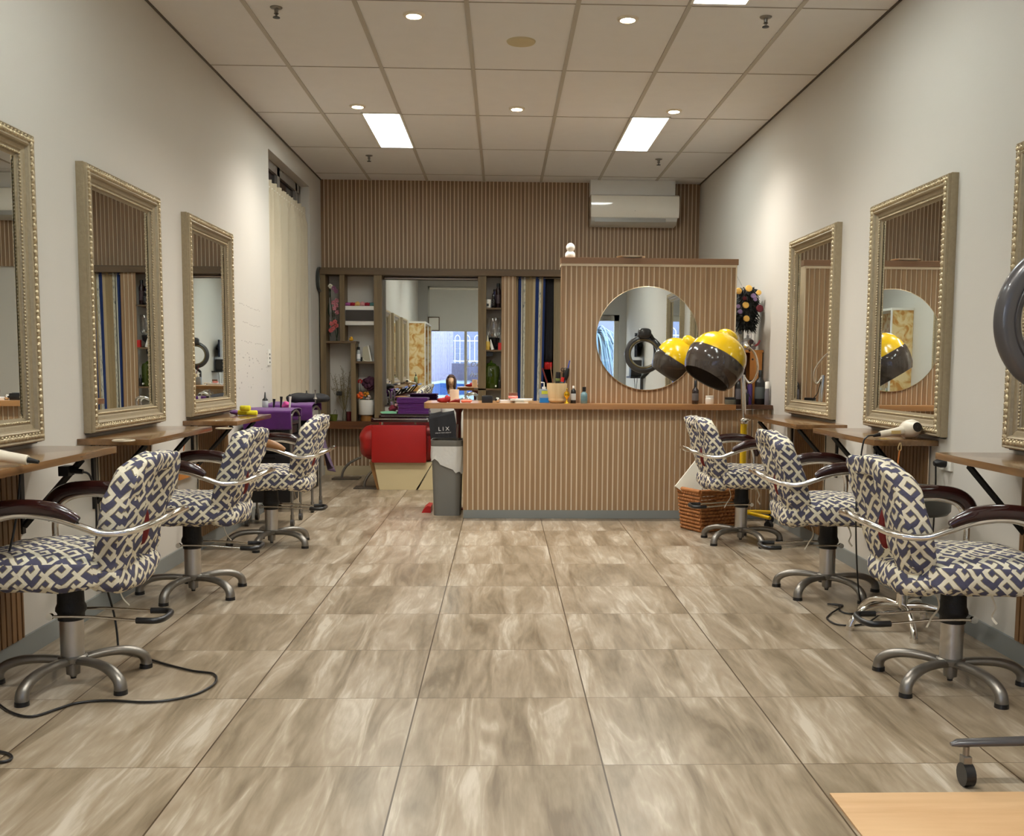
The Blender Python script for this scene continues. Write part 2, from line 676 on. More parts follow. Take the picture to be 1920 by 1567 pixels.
# ---------------------------------------------------------------- the room shell
def struct(mb, name, m, **k):
    return mb.build(name, m, kind='structure', **k)


struct(MB().box(XL - .15, XR + .15, YF - .15, YB + .15, -0.1, 0), 'floor', m_floor)
struct(MB().box(XL - .15, XR + .15, YF - .15, YB + .15, H, H + .1), 'ceiling', m_ceil)
tb = MB()
for k in range(6):
    x = -1.4 + .6 * k
    tb.box(x - .013, x + .013, YF, YB, H - .006, H + .001)
bars = struct(tb, 'trim_1', m_tbar)
tb = MB()
for k in range(-6, 5):
    y = 5.479 + 1.2 * k
    tb.box(XL, XR, y - .004, y + .004, H - .003, H + .001)
struct(tb, 'trim_2', m_tthin)
tb = MB().box(XL, XL + .012, YF, YB, H - .008, H + .001).box(XR - .012, XR, YF, YB, H - .008, H + .001)
struct(tb, 'trim_3', mat('shadow_angle', (88, 80, 70), 0.7))

wl = MB().box(XL - .15, XL, YF - .15, 8.30, 0, H)
wl.box(XL - .15, XL, 8.30, 10.03, 2.94, H).box(XL - .15, XL, 10.03, YB + .15, 0, H)
wall_l = struct(wl, 'wall_left', m_wall)
struct(MB().box(XR, XR + .15, YF - .15, YB + .15, 0, H), 'wall_right', m_wall)
# back wall: white plaster behind a slatted upper part; a doorway behind the curtain
wb = MB().box(XL - .15, 0.14, YB, YB + .15, 0, H).box(0.14, 0.66, YB, YB + .15, 2.13, H).box(0.66, XR + .15, YB, YB + .15, 0, H)
wall_b = struct(wb, 'wall_back', m_wall)
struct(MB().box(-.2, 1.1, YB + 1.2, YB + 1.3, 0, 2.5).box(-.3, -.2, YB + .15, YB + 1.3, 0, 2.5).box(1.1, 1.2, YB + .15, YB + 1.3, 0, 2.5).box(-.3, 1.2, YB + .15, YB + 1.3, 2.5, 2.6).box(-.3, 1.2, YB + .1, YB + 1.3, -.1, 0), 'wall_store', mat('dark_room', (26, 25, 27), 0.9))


def slats(p0, length, z0, z1, face, name=None, parent=None, period=.0415, w=.0305, d=.006, kind=None, m=None, back=True):
    """slatted panel. face 'y-': runs along +x from p0=(x, y), front towards -y; 'x+' / 'x-': runs along +y"""
    nn = int(length / period)
    s = MB()
    k = period
    for i in range(nn + 1):
        a = i * k
        e = min(a + w, length)
        if e - a < .004:
            continue
        if face == 'y-':
            s.box(p0[0] + a, p0[0] + e, p0[1] - d, p0[1] + .0005, z0, z1)
        elif face == 'x+':
            s.box(p0[0] - .0005, p0[0] + d, p0[1] + a, p0[1] + e, z0, z1)
        else:
            s.box(p0[0] - d, p0[0] + .0005, p0[1] + a, p0[1] + e, z0, z1)
    bk = None
    if back:
        t = .006
        if face == 'y-':
            q = MB().box(p0[0], p0[0] + length, p0[1], p0[1] + t, z0, z1)
        elif face == 'x+':
            q = MB().box(p0[0] - t, p0[0], p0[1], p0[1] + length, z0, z1)
        else:
            q = MB().box(p0[0], p0[0] + t, p0[1], p0[1] + length, z0, z1)
        bk = q.build(name or 'backing', m_back, parent, kind=kind)
        s.build('slats', m or m_slat, bk)
    else:
        s.build('slats', m or m_slat, parent)
    return bk


slats((XL, YB - .02), XR - XL, 2.19, H, 'y-', 'trim_4', kind='structure')
slats((XL, YB - .012), 1.62, .10, .51, 'y-', 'trim_5', kind='structure')
struct(MB().box(XL + .012, -.3, YB - .024, YB, 0, .10), 'baseboard_back', mat('tan_skirting', (176, 160, 128), .6))
bl = MB().box(XL, XL + .012, YF, 7.9, 0, .085)
struct(bl, 'baseboard_left', m_base)
struct(MB().box(XR - .012, XR, YF, 7.60, 0, .085), 'baseboard_right', m_base)

# window opening in the left wall, behind the curtain
wo = MB()
for (y0, y1) in ((8.30, 8.36), (9.02, 9.12), (9.80, 9.88), (9.97, 10.03)):
    wo.box(XL - .14, XL - .09, y0, y1, 0, 2.94)
wo.box(XL - .14, XL - .09, 8.30, 10.03, 2.86, 2.94).box(XL - .14, XL - .07, 8.30, 10.03, 0, .1)
win1 = struct(wo, 'window_1', mat('window_frame_grey', (140, 134, 126), .5))
MB().box(XL - .125, XL - .115, 8.33, 10.0, .05, 2.9).build('pane', mat('dark_pane_glass', (44, 38, 44), .08), win1)  # dark glossy pane stands in for the dark room behind it

# shop front behind the camera: pier, big window with roller blind, glass door
wf = MB().box(XL - .15, -1.70, YF - .15, YF, 0, H).box(-1.70, .86, YF - .15, YF, 2.98, H).box(-1.70, .86, YF - .15, YF, 0, .32)
wf.box(.86, 1.02, YF - .15, YF, 0, H).box(1.02, 1.98, YF - .15, YF, 2.06, H).box(1.98, XR + .15, YF - .15, YF, 0, H)
struct(wf, 'wall_front', mat('grey_wall', (172, 171, 168), .7))
m_frame = mat('pale_frame', (186, 184, 176), .45)
wo = MB()
for x in (-1.70, -.87, .80):
    wo.box(x, x + .06, YF - .11, YF - .03, .32, 2.98)
wo.box(-1.70, .86, YF - .11, YF - .03, .32, .38).box(-1.70, .86, YF - .11, YF - .03, 2.92, 2.98)
win2 = struct(wo, 'window_2', m_frame)
MB().box(-1.66, .82, YF - .075, YF - .067, .36, 2.94).build('pane', m_glass, win2)
m_letter = mat('white_lettering', (240, 242, 246), .5)
text('lettering', 'Look', .24, (-.62, YF - .08, 1.24), (R(90), 0, 0), m_letter, win2, shear=.35)
text('lettering', 'hair', .20, (-.60, YF - .08, .99), (R(90), 0, 0), m_letter, win2, shear=.35)
text('lettering', 'Co', .18, (-.62, YF - .08, .77), (R(90), 0, 0), m_letter, win2, shear=.35)
dr = MB().box(1.02, 1.10, YF - .1, YF - .04, 0, 2.06).box(1.90, 1.98, YF - .1, YF - .04, 0, 2.06).box(1.02, 1.98, YF - .1, YF - .04, 1.96, 2.06).box(1.02, 1.98, YF - .1, YF - .04, 0, .12)
door = struct(dr, 'door_1', m_frame)
MB().box(1.08, 1.92, YF - .075, YF - .067, .1, 1.98).build('pane', m_glass, door)
MB().tube([(1.15, YF - .02, .85), (1.15, YF + .03, .87), (1.15, YF + .03, 1.2), (1.15, YF - .02, 1.22)], .012, 8).build('handle', m_chrome, door)
MB().box(1.62, 1.84, YF - .04, YF + .02, 1.99, 2.04).build('door_closer', m_alu, door)
bld = MB().box(-1.66, .84, YF - .025, YF - .020, 1.98, 2.95).box(-1.66, .84, YF - .032, YF - .012, 1.965, 1.985)
bl_o = bld.build('roller_blind', mat('blind_fabric', (205, 205, 200), .9))
tag(bl_o, 'plain grey roller blind covering the upper half of the shop window', 'blind')
MB().tube([(-1.66, YF - .022, 2.93), (.84, YF - .022, 2.93)], .028, 12).build('roller_tube', m_white, bl_o)

# street seen through the glass
struct(MB().box(-8, 9, -14, YF - .15, -.46, -.38), 'ground_street', mat('pavement', (72, 76, 84), .9, var=.1))
struct(MB().box(-6, 9, -9.2, -9, -.38, 6), 'building_street', mat('pale_blue_render', (66, 74, 98), .8))
mb = MB().box(-3.0, -1.35, -6.2, -6.0, -.38, 2.3)
q = struct(mb, 'tiled_street_wall', mat('lilac_tile', (84, 86, 110), .5))
mb = MB()
for i in range(24):
    mb.box(-2.95 + i * .065, -2.942 + i * .065, -6.0, -5.995, 0, 2.3)
for j in range(18):
    mb.box(-2.95, -1.4, -6.0, -5.995, .12 * j, .12 * j + .008)
mb.build('tile_joint', mat('tile_joint', (96, 96, 130), .8), q)
fen = thing('street_fence', 'white hoop-topped metal fence outside the shop window', 'fence', (-.2, -5.2, 0))
mb = MB().box(-1.1, 1.3, -.015, .015, 1.30, 1.325).box(-1.1, 1.3, -.015, .015, 1.84, 1.86)
mb.build('rail', mat('fence_white', (140, 146, 160), .5), fen)
for i in range(9):
    x = -1.06 + i * .26
    MB().tube(cr([(x, 0, 1.25), (x, 0, 1.86), (x + .012, 0, 1.95), (x + .065, 0, 2.0), (x + .118, 0, 1.95), (x + .13, 0, 1.86), (x + .13, 0, 1.25)], 5), .009, 6).build('hoop', MATS['fence_white'], fen)
struct(MB().box(-1.35, 3.0, -5.26, -5.14, -.38, 1.251), 'wall_low_street', mat('purple_grey_wall', (38, 38, 60), .8))
car = thing('parked_car', 'pale blue car parked on the street outside the shop window', 'car', (-1.4, -3.9, -.38))
body = [(-1.9, .25), (-1.9, .62), (-1.75, .72), (-1.0, .78), (-.55, 1.12), (-.1, 1.2), (.55, 1.18), (1.05, .84), (1.7, .74), (1.85, .6), (1.85, .25)]
MB().prism(body, 1, -.8, .8).build('body', mat('car_paint', (120, 140, 156), .25, coat=.8), car, smooth=30)
MB().prism([(-.86, .84), (-.5, 1.07), (-.1, 1.14), (.5, 1.12), (.88, .86)], 1, -.805, .805).build('side_window', mat('car_glass', (36, 62, 110), .1), car)
for x in (-1.2, 1.15):
    MB().tube([(x, -.83, .3), (x, -.6, .3)], .3, 20).build('wheel', m_dark, car)
    MB().tube([(x, .6, .3), (x, .83, .3)], .3, 20).build('wheel', m_dark, car)
palm = thing('palm_tree', 'bushy palm with drooping blue green fronds outside the glass door', 'palm', (1.75, -3.3, 0))
MB().cyl(0, 0, -.38, 1.75, .14, .11).build('trunk', mat('palm_trunk', (96, 82, 66), .9), palm)
fr = MB()
for i in range(110):
    a, l = rnd.random() * 6.283, rnd.uniform(.6, 1.15)
    s0, dz = rnd.uniform(.05, .45), rnd.uniform(.7, 1.6)
    p = [(math.cos(a) * t * l * .75, math.sin(a) * t * l * .75, 1.75 + s0 * math.sin(t * 2.2) - dz * t * t) for t in (0, .25, .5, .75, 1)]
    fr.tube(cr(p, 3), [.02, .022, .022, .02, .02, .018, .016, .014, .012, .01, .008, .006, .004], 5, sy=.3)
fr.build('fronds', mat('palm_leaf', (62, 88, 108), .6, var=.4), palm)

# ---------------------------------------------------------------- ceiling fittings
m_panel = mat('lit_diffuser', (255, 252, 244), .5, emit=(246, 255, 252), estr=PANEL_E)
PL = ['bright rectangular ceiling panel light over the reception desk end nearest the curtain', 'bright rectangular ceiling panel light above the yellow hood dryer',
      'bright ceiling panel light cut off by the top edge of the picture', 'added unseen fill panel above the cut-off patterned chair', 'added unseen fill panel by the shop front on the side of the gold cabinet', 'added unseen fill panel by the shop front on the side of the ring dryer']
pl0 = thing('ceiling_light', PL[0], 'light', (PANELS[0][0], PANELS[0][1], H), group='ceiling panel lights')
fr = MB()
fr.box(-.155, -.14, -.60, .60, -.010, 0).box(.14, .155, -.60, .60, -.010, 0).box(-.155, .155, -.60, -.585, -.010, 0).box(-.155, .155, .585, .60, -.010, 0)
fr.build('frame', m_white, pl0)
MB().box(-.14, .14, -.585, .585, -.007, -.001).build('diffuser', m_panel, pl0)
for l, (x, y) in zip(PL[1:], PANELS[1:]):
    dup(pl0, l, (x, y, H))
DL = ['warm round downlight, front pair, on the side of the curtained window', 'warm round downlight, front pair, on the side of the round mirror', 'warm round downlight beside the rectangular panel over the curtain side', 'warm round downlight in the middle of the second row', 'warm round downlight beside the rectangular panel over the hood dryer',
      'unseen warm round downlight near the shop front, on the side of the gold cabinet', 'unseen warm round downlight near the shop front, on the side of the glass door']
m_dl = mat('lit_lens', (255, 244, 222), .5, emit=(255, 226, 180), estr=30)
dl0 = thing('downlight', DL[0], 'light', (DOWN[0][0], DOWN[0][1], H), group='round downlights')
MB().lathe([(.040, -.001), (.042, -.012), (.058, -.009), (.062, 0)], n=28, cap=False).build('rim', m_cream, dl0, smooth=40)
MB().lathe([(.001, -.006), (.042, -.008), (.042, 0)], n=24).build('lens', m_dl, dl0)
for l, (x, y) in zip(DL[1:], DOWN[1:]):
    dup(dl0, l, (x, y, H))
sp0 = thing('sprinkler', 'small metal ceiling sprinkler in the front row near the window-side wall', 'sprinkler', (-1.242, 5.614, H), group='ceiling sprinklers')
MB().lathe([(.034, -.001), (.030, -.006), (.012, -.010), (.010, -.03), (.014, -.034), (.006, -.04), (.005, -.052)], n=16).build('body', m_alu, sp0, smooth=40)
MB().lathe([(.001, -.052), (.018, -.052), (.020, -.056), (.001, -.057)], n=14).build('deflector', m_blackm, sp0)
dup(sp0, 'small metal ceiling sprinkler in the front row near the wall with the hair dryer', (1.456, 5.623, H))
dup(sp0, 'small metal ceiling sprinkler between the clock and the rear panel light', (-1.246, 9.407, H))
dup(sp0, 'small metal ceiling sprinkler in front of the air conditioner', (1.457, 9.396, H))
ds = thing('ceiling_speaker', 'flat cream round ceiling disc between the two front downlights', 'speaker', (.105, 6.11, H))
MB().lathe([(.001, -.012), (.055, -.012), (.062, -.008), (.083, -.008), (.088, 0), (.01, 0)], n=36).build('cover', mat('aged_cream', (202, 188, 150), .6), ds, smooth=40)

# ---------------------------------------------------------------- ornate wall mirrors
MW, MZ0, MZ1 = .97, .86, 2.085
PROF = [(0, 0), (0, .034), (.004, .036), (.004, .046), (.008, .05), (.014, .047), (.040, .047), (.046, .050), (.052, .046), (.056, .034), (.072, .030), (.076, .024), (.084, .024), (.088, .016), (.102, .012), (.102, 0)]


def make_mirror(loc, rz, label):
    """local: x to the right along the wall, y off the wall, z up; origin bottom centre at the wall"""
    t = thing('wall_mirror', label, 'mirror', loc, rz, 'tall gilt wall mirrors')
    hw, h = MW / 2, MZ1 - MZ0
    mb = MB()
    vs, fs = [], []
    K = len(PROF)
    for (cx, cz, sx_, sz) in ((-hw, 0, 1, 1), (hw, 0, -1, 1), (hw, h, -1, -1), (-hw, h, 1, -1)):
        for (d, e) in PROF:
            vs.append((cx + sx_ * d, e, cz + sz * d))
    for c in range(4):
        for i in range(K - 1):
            fs.append((c * K + i, ((c + 1) % 4) * K + i, ((c + 1) % 4) * K + i + 1, c * K + i + 1))
    mb.add(vs, fs)
    fo = mb.build('frame', m_gold, t)
    o = MB()
    rr_ = random.Random(3)
    def relief(x, z, along_x):
        s = rr_.uniform(.85, 1.15)
        a, b_ = (.017, .011) if along_x else (.011, .017)
        o.ball((x, .046, z), (a * s, .010 * s, b_ * s), 7, 5)
        o.ball((x + (.004 if along_x else .010), .050, z + (.010 if along_x else .004)), (.006, .006, .006), 5, 4)
    n_ = int(MW / .027)
    for i in range(n_):
        x = -hw + .02 + i * (MW - .04) / (n_ - 1)
        relief(x, .027, True)
        relief(x, h - .027, True)
    n_ = int(h / .027)
    for i in range(1, n_):
        z = .02 + i * (h - .04) / n_
        relief(-hw + .027, z, False)
        relief(hw - .027, z, False)
    o.build('relief', m_gold2, fo, smooth=60)
    o = MB()
    n_ = int((MW - .17) / .014)
    for i in range(n_ + 1):
        x = -hw + .086 + i * (MW - .172) / n_
        o.ball((x, .026, .086), .0052, 6, 4)
        o.ball((x, .026, h - .086), .0052, 6, 4)
    n_ = int((h - .17) / .014)
    for i in range(1, n_):
        z = .086 + i * (h - .172) / n_
        o.ball((-hw + .086, .026, z), .0052, 6, 4)
        o.ball((hw - .086, .026, z), .0052, 6, 4)
    o.build('beading', m_gold2, fo, smooth=60)
    MB().box(-hw + .098, hw - .098, .006, .012, .098, h - .098).build('glass', m_mirror, t)
    for (a, c) in ((-hw + .102, 1), (hw - .102, -1)):
        MB().add([(a, .0125, .103), (a + c * .018, .0135, .12), (a + c * .018, .0135, h - .12), (a, .0125, h - .103)], [(0, 1, 2, 3)]).build('bevel', m_mirror, t)
    MB().box(-hw + .01, hw - .01, 0, .02, -.006, .02).build('backing_board', m_dark, t)
    return t


ml = make_mirror((XL, 5.065, MZ0), R(-90), 'gilt framed tall mirror above the ledge with the pale metal ring')
ml.rotation_euler = (0, 0, R(-90))
dup(ml, 'gilt framed tall mirror above the ledge with rolled yellow cloths', (XL, 6.525, MZ0), R(-90))
dup(ml, 'gilt framed tall mirror cut off by the picture edge, on the window side', (XL, 3.605, MZ0), R(-90))
dup(ml, 'gilt framed tall mirror between the shop display cabinet and the other window-side mirrors', (XL, 2.10, MZ0), R(-90))
dup(ml, 'gilt framed tall mirror right behind the white hair dryer on its ledge', (XR, 5.055, MZ0), R(90))
dup(ml, 'gilt framed tall mirror next to the flowers and the reception desk', (XR, 6.615, MZ0), R(90))
dup(ml, 'gilt framed tall mirror partly hidden behind the dark ring dryer', (XR, 3.49, MZ0), R(90))

# ---------------------------------------------------------------- wall ledges with brackets, slatted panels under the mirrors
def make_ledge(side, y0, y1, label, br=(.16, .16), xf=None):
    s = 1 if side == 'L' else -1
    xw = XL if side == 'L' else XR
    xe = xf if xf is not None else (-1.595 if side == 'L' else 1.785)
    t = thing('wall_ledge', label, 'ledge', (0, 0, 0), group='wooden ledges below the mirrors')
    MB().box(min(xw, xe), max(xw, xe), y0, y1, .812, .840, .004).build('ledge_top', m_shelfw, t, smooth=30)
    for y in (y0 + br[0], y1 - br[1]):
        mb = MB()
        mb.box(min(xw, xw + s * .012), max(xw, xw + s * .012), y - .014, y + .014, .50, .811)
        mb.box(min(xw, xw + s * .26), max(xw, xw + s * .26), y - .014, y + .014, .802, .811)
        a, e = Vector((xw + s * .012, y, .53)), Vector((xw + s * .25, y, .80))
        mb.tube([a, e], .013, 4)
        mb.build('bracket', m_blackm, t)
    return t


def panel(side, y0, y1, n_):
    x = XL + .014 if side == 'L' else XR - .014
    p = slats((x, y0), y1 - y0, .09, .805, 'x+' if side == 'L' else 'x-', 'trim_%d' % n_, kind='structure', m=m_slatd)
    return p


m_slatd = wood('slat_wood_dark', (100, 72, 42), (138, 102, 64), axis=2, rough=.5, gscale=45)
make_ledge('L', 3.05, 4.12, 'varnished wooden ledge under the cut-off mirror, its black plug hanging below')
make_ledge('L', 4.50, 5.47, 'varnished wooden ledge with a pale metal ring at its end')
make_ledge('L', 5.98, 6.86, 'varnished wooden ledge with rolled yellow cloths on it')
make_ledge('L', 1.62, 2.60, 'varnished wooden ledge beside the gold display cabinet')
make_ledge('R', 4.66, 5.60, 'varnished wooden ledge carrying the white hair dryer')
make_ledge('R', 5.92, 7.20, 'varnished wooden ledge beside the reception desk')
make_ledge('R', 3.02, 3.99, 'varnished wooden ledge under the mirror behind the ring dryer')
for i, (s, a, c) in enumerate((('L', 3.24, 3.915), ('L', 4.71, 5.385), ('L', 6.235, 6.90), ('R', 4.74, 5.35), ('R', 6.30, 6.93), ('R', 3.2, 3.85))):
    panel(s, a, c, 6 + i)

# ---------------------------------------------------------------- styling chairs
def make_chair(loc, rz, label, leg0, seed=0, pad_far=None):
    """local +x is the way the sitter faces; base and footrest point the other way"""
    t = thing('styling_chair', label, 'chair', loc, rz, 'styling chairs in patterned covers')
    # base
    hub = MB().lathe([(.012, .022), (.014, .03), (.024, .032), (.026, .075), (.046, .08), (.052, .098), (.046, .104), (.001, .104)], n=24).build('hub', m_alu, t, smooth=40)
    MB().lathe([(.001, .014), (.010, .014), (.010, .03), (.001, .03)], n=12).build('hub_pin', m_dark, hub)
    for k in range(5):
        a = R(leg0 + 72 * k)
        c, s = math.cos(a), math.sin(a)
        P = cr([(.02, .082), (.09, .090), (.17, .088), (.225, .074), (.258, .052), (.268, .030), (.268, .016)], 4)
        L = MB()
        vs, fs, n_ = [], [], 10
        for i, p in enumerate(P):
            q0, q1 = P[max(i - 1, 0)], P[min(i + 1, len(P) - 1)]
            tr, tz = q1[0] - q0[0], q1[1] - q0[1]
            l = math.hypot(tr, tz)
            nr, nh = -tz / l, tr / l
            w = .020 + .004 * i / len(P)
            th = .015 + .007 * i / len(P)
            for m_ in range(n_):
                b_ = 2 * math.pi * m_ / n_
                u, v = math.cos(b_) * w, math.sin(b_) * th
                r_0, z_0 = p[0] + nr * v, p[1] + nh * v
                vs.append((c * r_0 - s * u, s * r_0 + c * u, max(z_0, .012)))
        for i in range(len(P) - 1):
            for m_ in range(n_):
                fs.append((i * n_ + m_, i * n_ + (m_ + 1) % n_, (i + 1) * n_ + (m_ + 1) % n_, (i + 1) * n_ + m_))
        fs.append(tuple((len(P) - 1) * n_ + m_ for m_ in range(n_)))
        L.add(vs, fs)
        lo = L.build('leg', m_alu, t, smooth=60)
        MB().cyl(c * .268, s * .268, 0, .016, .0245, .0235, 16).build('rubber_foot', m_dark, lo, smooth=40)
    MB().lathe([(.041, .100), (.0415, .245), (.03, .25)], n=32).build('cylinder', m_silver, t, smooth=40)
    MB().lathe([(.030, .236), (.046, .238), (.047, .262), (.054, .272), (.053, .285), (.047, .30), (.045, .365), (.038, .368), (.001, .368)], n=28).build('sleeve', mat('black_sleeve', (16, 15, 16), .6, bump=.3, bscale=80), t, smooth=40)
    MB().cyl(0, 0, .36, .405, .022, n=16).build('piston', m_chrome, t, smooth=40)
    # footrest towards -x
    fr_ = MB()
    for s in (-1, 1):
        fr_.tube(cr([(.05, s * .062, .262), (-.10, s * .066, .262), (-.24, s * .072, .252), (-.285, s * .074, .250)], 4), .0055, 8)
        fr_.tube([(.05, s * .056, .262), (.05, s * .070, .262)], .013, 14)
    fo = fr_.build('footrest', m_chrome, t, smooth=60)
    MB().tube(cr([(-.265, -.073, .251), (-.325, -.075, .250), (-.348, -.05, .249), (-.352, 0, .248), (-.348, .05, .249), (-.325, .075, .250), (-.265, .073, .251)], 4), .0115, 10).build('footrest_grip', m_dark, fo, smooth=60)
    # seat plate and cushion under the fabric
    MB().box(-.17, .17, -.15, .15, .385, .405, .008).build('seat_plate', m_alu, t)
    def wr(v, d, amp=.010, o=seed):
        q = nz((v.x * 9, v.y * 9, v.z * 16), 1, o) * amp + nz((v.x * 30, v.y * 30, v.z * 12), 1, o + 5) * amp * .45
        return v + d.normalized() * q
    def seatf(v, d):
        v = wr(v, d, .010)
        if d.z < -.3:
            v.z += nz((v.x * 40, v.y * 40, 0), 1, seed) * .012
        v.z += .016 * max(0, 1 - (v.x / .27) ** 2 - (v.y / .26) ** 2) * (1 if d.z > 0 else 0)
        v.z += .02 * max(0, -v.x) * 1.5
        return v
    MB().sell((.035, 0, .447), (.255, .255, .066), (.45, .38), 72, 26, seatf).build('seat', m_fab, t, smooth=180, boxuv=1.0)
    # rear roll of the seat cover
    def rollf(v, d):
        return wr(v, d, .016, seed + 3)
    MB().sell((-.205, 0, .425), (.075, .215, .062), (.7, .6), 48, 20, rollf).build('seat_cover_roll', m_fab, t, smooth=180, boxuv=1.0)
    # backrest: leans back, gathered at the rear
    def backf(v, d):
        h = (v.z - .41) / .43
        w = .86 + .16 * math.sin(min(max(h, 0), 1) * 2.2)
        y = v.y * w
        x = v.x + .012 - .10 * h - .03 * h * h + .03 * (y / .24) ** 2 * (1 if d.x > 0 else .4)
        q = Vector((x, y, v.z + .018 * (1 - (y / .22) ** 2) * (1 if h > .6 else 0)))
        if d.x < 0:
            g = abs(nz((y * 26, v.z * 5, 0), 1, seed)) * .020 + nz((y * 50, v.z * 20, 1), 1, seed) * .012
            q.x -= g * (1 - .5 * abs(y) / .23)
            q.x += .032 * math.exp(-((y / .035) ** 2)) * (1 if .1 < h < .85 else .3)
        return wr(q, d, .016, seed + 9)
    MB().sell((-.210, 0, .625), (.050, .232, .215), (.34, .36), 96, 56, backf).build('backrest', m_fab, t, smooth=180, boxuv=1.0)
    MB().ball((-.262, .0, .60), (.034, .013, .085), 12, 8).build('leather_gap', mat('deep_red_leather', (112, 12, 12), .45), t, smooth=180, label='red leather showing through the gap in the cover')
    MB().tube(cr([(-.225, -.10, .39), (-.23, 0, .38), (-.225, .10, .39)], 5), .022, 8, sy=.6).build('seat_edge', m_red, t, smooth=180, label='red leather edge showing below the cover')
    # armrest tube: up from the seat, over, down and around behind the back
    half = [(.14, .215, .405), (.155, .262, .43), (.170, .272, .50), (.168, .276, .575), (.140, .278, .635), (.085, .279, .662), (.01, .279, .668), (-.08, .278, .655), (-.16, .276, .628), (-.235, .268, .604), (-.32, .235, .608), (-.385, .14, .632), (-.408, 0, .645)]
    pts = [tuple(p) for p in half] + [(x, -y, z) for x, y, z in half[-2::-1]]
    MB().tube(cr(pts, 6), .0125, 12).build('armrest_tube', m_chrome, t, smooth=60)
    for s in (-1, 1):
        p = cr([(.183, s * .279, .560), (.190, s * .279, .600), (.172, s * .279, .650), (.12, s * .279, .683), (.03, s * .279, .694), (-.06, s * .279, .688), (-.12, s * .279, .668), (-.155, s * .279, .648)], 5)
        k = len(p)
        rs = [.012 + .010 * min(1, i / 4, (k - 1 - i) / 9) for i in range(k)]
        mm = m_tan if (pad_far == 'tan' and s == 1) else m_maroon
        MB().tube(p, rs, 12, sy=1.25).build('arm_pad', mm, t, smooth=60, label='worn tan arm pad' if mm is m_tan else None)
    # ribbons
    for (x, y, l, w_) in ((.04, -.20, .10, .02), (-.13, -.13, .13, -.03)):
        MB().tube(cr([(x, y, .385), (x + .01, y - .015, .385 - l * .4), (x + w_ * .3, y, .385 - l * .75), (x + w_, y - .01, .385 - l)], 5), .006, 6, sy=.3).build('ribbon', mat('tie_ribbon', (206, 198, 180), .9), t, smooth=60)
    return t


m_tan = mat('tan_wood', (150, 106, 64), .35)
make_chair((-1.59, 3.63, 0), R(180), 'patterned styling chair cut off by the picture edge, black cord around its foot', -104 - 180, 1)
make_chair((-1.59, 5.06, 0), R(180), 'patterned styling chair in front of the ledge with the pale metal ring', -104 - 180, 2)
make_chair((-1.51, 6.45, 0), R(180), 'patterned styling chair with one worn tan arm pad, beside the black trolleys', -98 - 180, 3, 'tan')
make_chair((1.63, 6.60, 0), R(4), 'patterned styling chair beside the wicker basket', -148, 4)
make_chair((1.72, 5.08, 0), R(-2), 'patterned styling chair with a red gap in its back, before the hair dryer ledge', -138, 5)
make_chair((1.69, 3.57, 0), R(0), 'patterned styling chair next to the round grey stool', -148, 6)

# ---------------------------------------------------------------- reception desk and partition
desk = thing('reception_desk', 'long reception desk with slatted front and pale wooden top', 'desk', (0, 0, 0))
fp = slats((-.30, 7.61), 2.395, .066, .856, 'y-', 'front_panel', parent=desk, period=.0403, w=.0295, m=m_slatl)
MB().box(-.298, 2.09, 7.604, 7.62, .001, .066).build('kickboard', m_base, desk)
MB().box(-.30, -.28, 7.62, 8.05, .001, .856).box(-.28, 2.09, 7.617, 7.64, .001, .856).build('carcass', m_back, desk)
tp = [(-.56, 7.535), (-.585, 7.55), (-.60, 7.59), (-.60, 8.08), (-.585, 8.12), (-.55, 8.135), (1.80, 8.135), (1.80, 7.535)]
MB().prism([(a, c) for a, c in tp], 2, .856, .898).build('desk_top', m_top, desk, smooth=30)
MB().box(1.801, 2.095, 7.56, 8.135, .862, .894, .003).build('shelf_end', wood('dark_shelf', (58, 34, 18), (92, 58, 34), axis=0, rough=.35), desk)
MB().lathe([(.045, .001), (.045, .012), (.022, .02), (.020, .72), (.024, .80), (.048, .845), (.048, .856)], x=-.355, y=8.09, n=20).build('leg', mat('oxblood_paint', (92, 16, 14), .3, coat=.4), desk, smooth=40)
part_ = thing('partition', 'slatted partition with a brown cap standing on the reception desk', 'partition', (0, 0, 0))
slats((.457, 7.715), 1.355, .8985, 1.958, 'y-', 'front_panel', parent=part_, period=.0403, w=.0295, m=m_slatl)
MB().box(.457, 1.812, 7.721, 7.83, .8985, 1.975).build('core', m_slat, part_)
MB().box(.452, 1.822, 7.700, 7.84, 1.957, 1.976).box(1.812, 1.822, 7.700, 7.84, .8985, 1.96).build('edge_strip', mat('pale_strip', (214, 198, 172), .6), part_)
MB().box(.450, 1.832, 7.695, 7.845, 1.976, 2.022, .002).build('cap', wood('cap_wood', (112, 80, 52), (136, 100, 68), axis=0, rough=.5), part_)
MB().box(.457, .470, 7.7155, 7.70, .8985, 1.957).build('end_board', m_slat, part_)
rm = thing('round_mirror', 'large round frameless mirror on the slatted partition', 'mirror', (1.128, 7.698, 1.403))
MB().tube([(0, -.002, 0), (0, -.010, 0)], .398, 96).build('glass', m_mirror, rm, smooth=30)
MB().tube([(.4 * math.cos(a * math.pi / 48), -.006, .4 * math.sin(a * math.pi / 48)) for a in range(96)], .0035, 6, closed=True).build('rim', m_gold2, rm, smooth=60)
fg = thing('figurine', 'small white figurine with a round head on top of the partition', 'figurine', (.525, 7.77, 2.022))
MB().ball((.002, 0, .082), (.034, .032, .036), 16, 12).ball((0, 0, .022), (.040, .034, .040), 16, 10, lambda v, d: Vector((v.x, v.y, max(v.z, .0005)))).build('body', m_white, fg, smooth=180)
pl = tag(MB().lathe([(.001, .004), (.07, .004), (.11, .014), (.114, .016), (.10, .008), (.06, 0), (.001, 0)], n=36).build('plate', m_white, smooth=40), 'shallow white plate lying on top of the partition', 'plate')
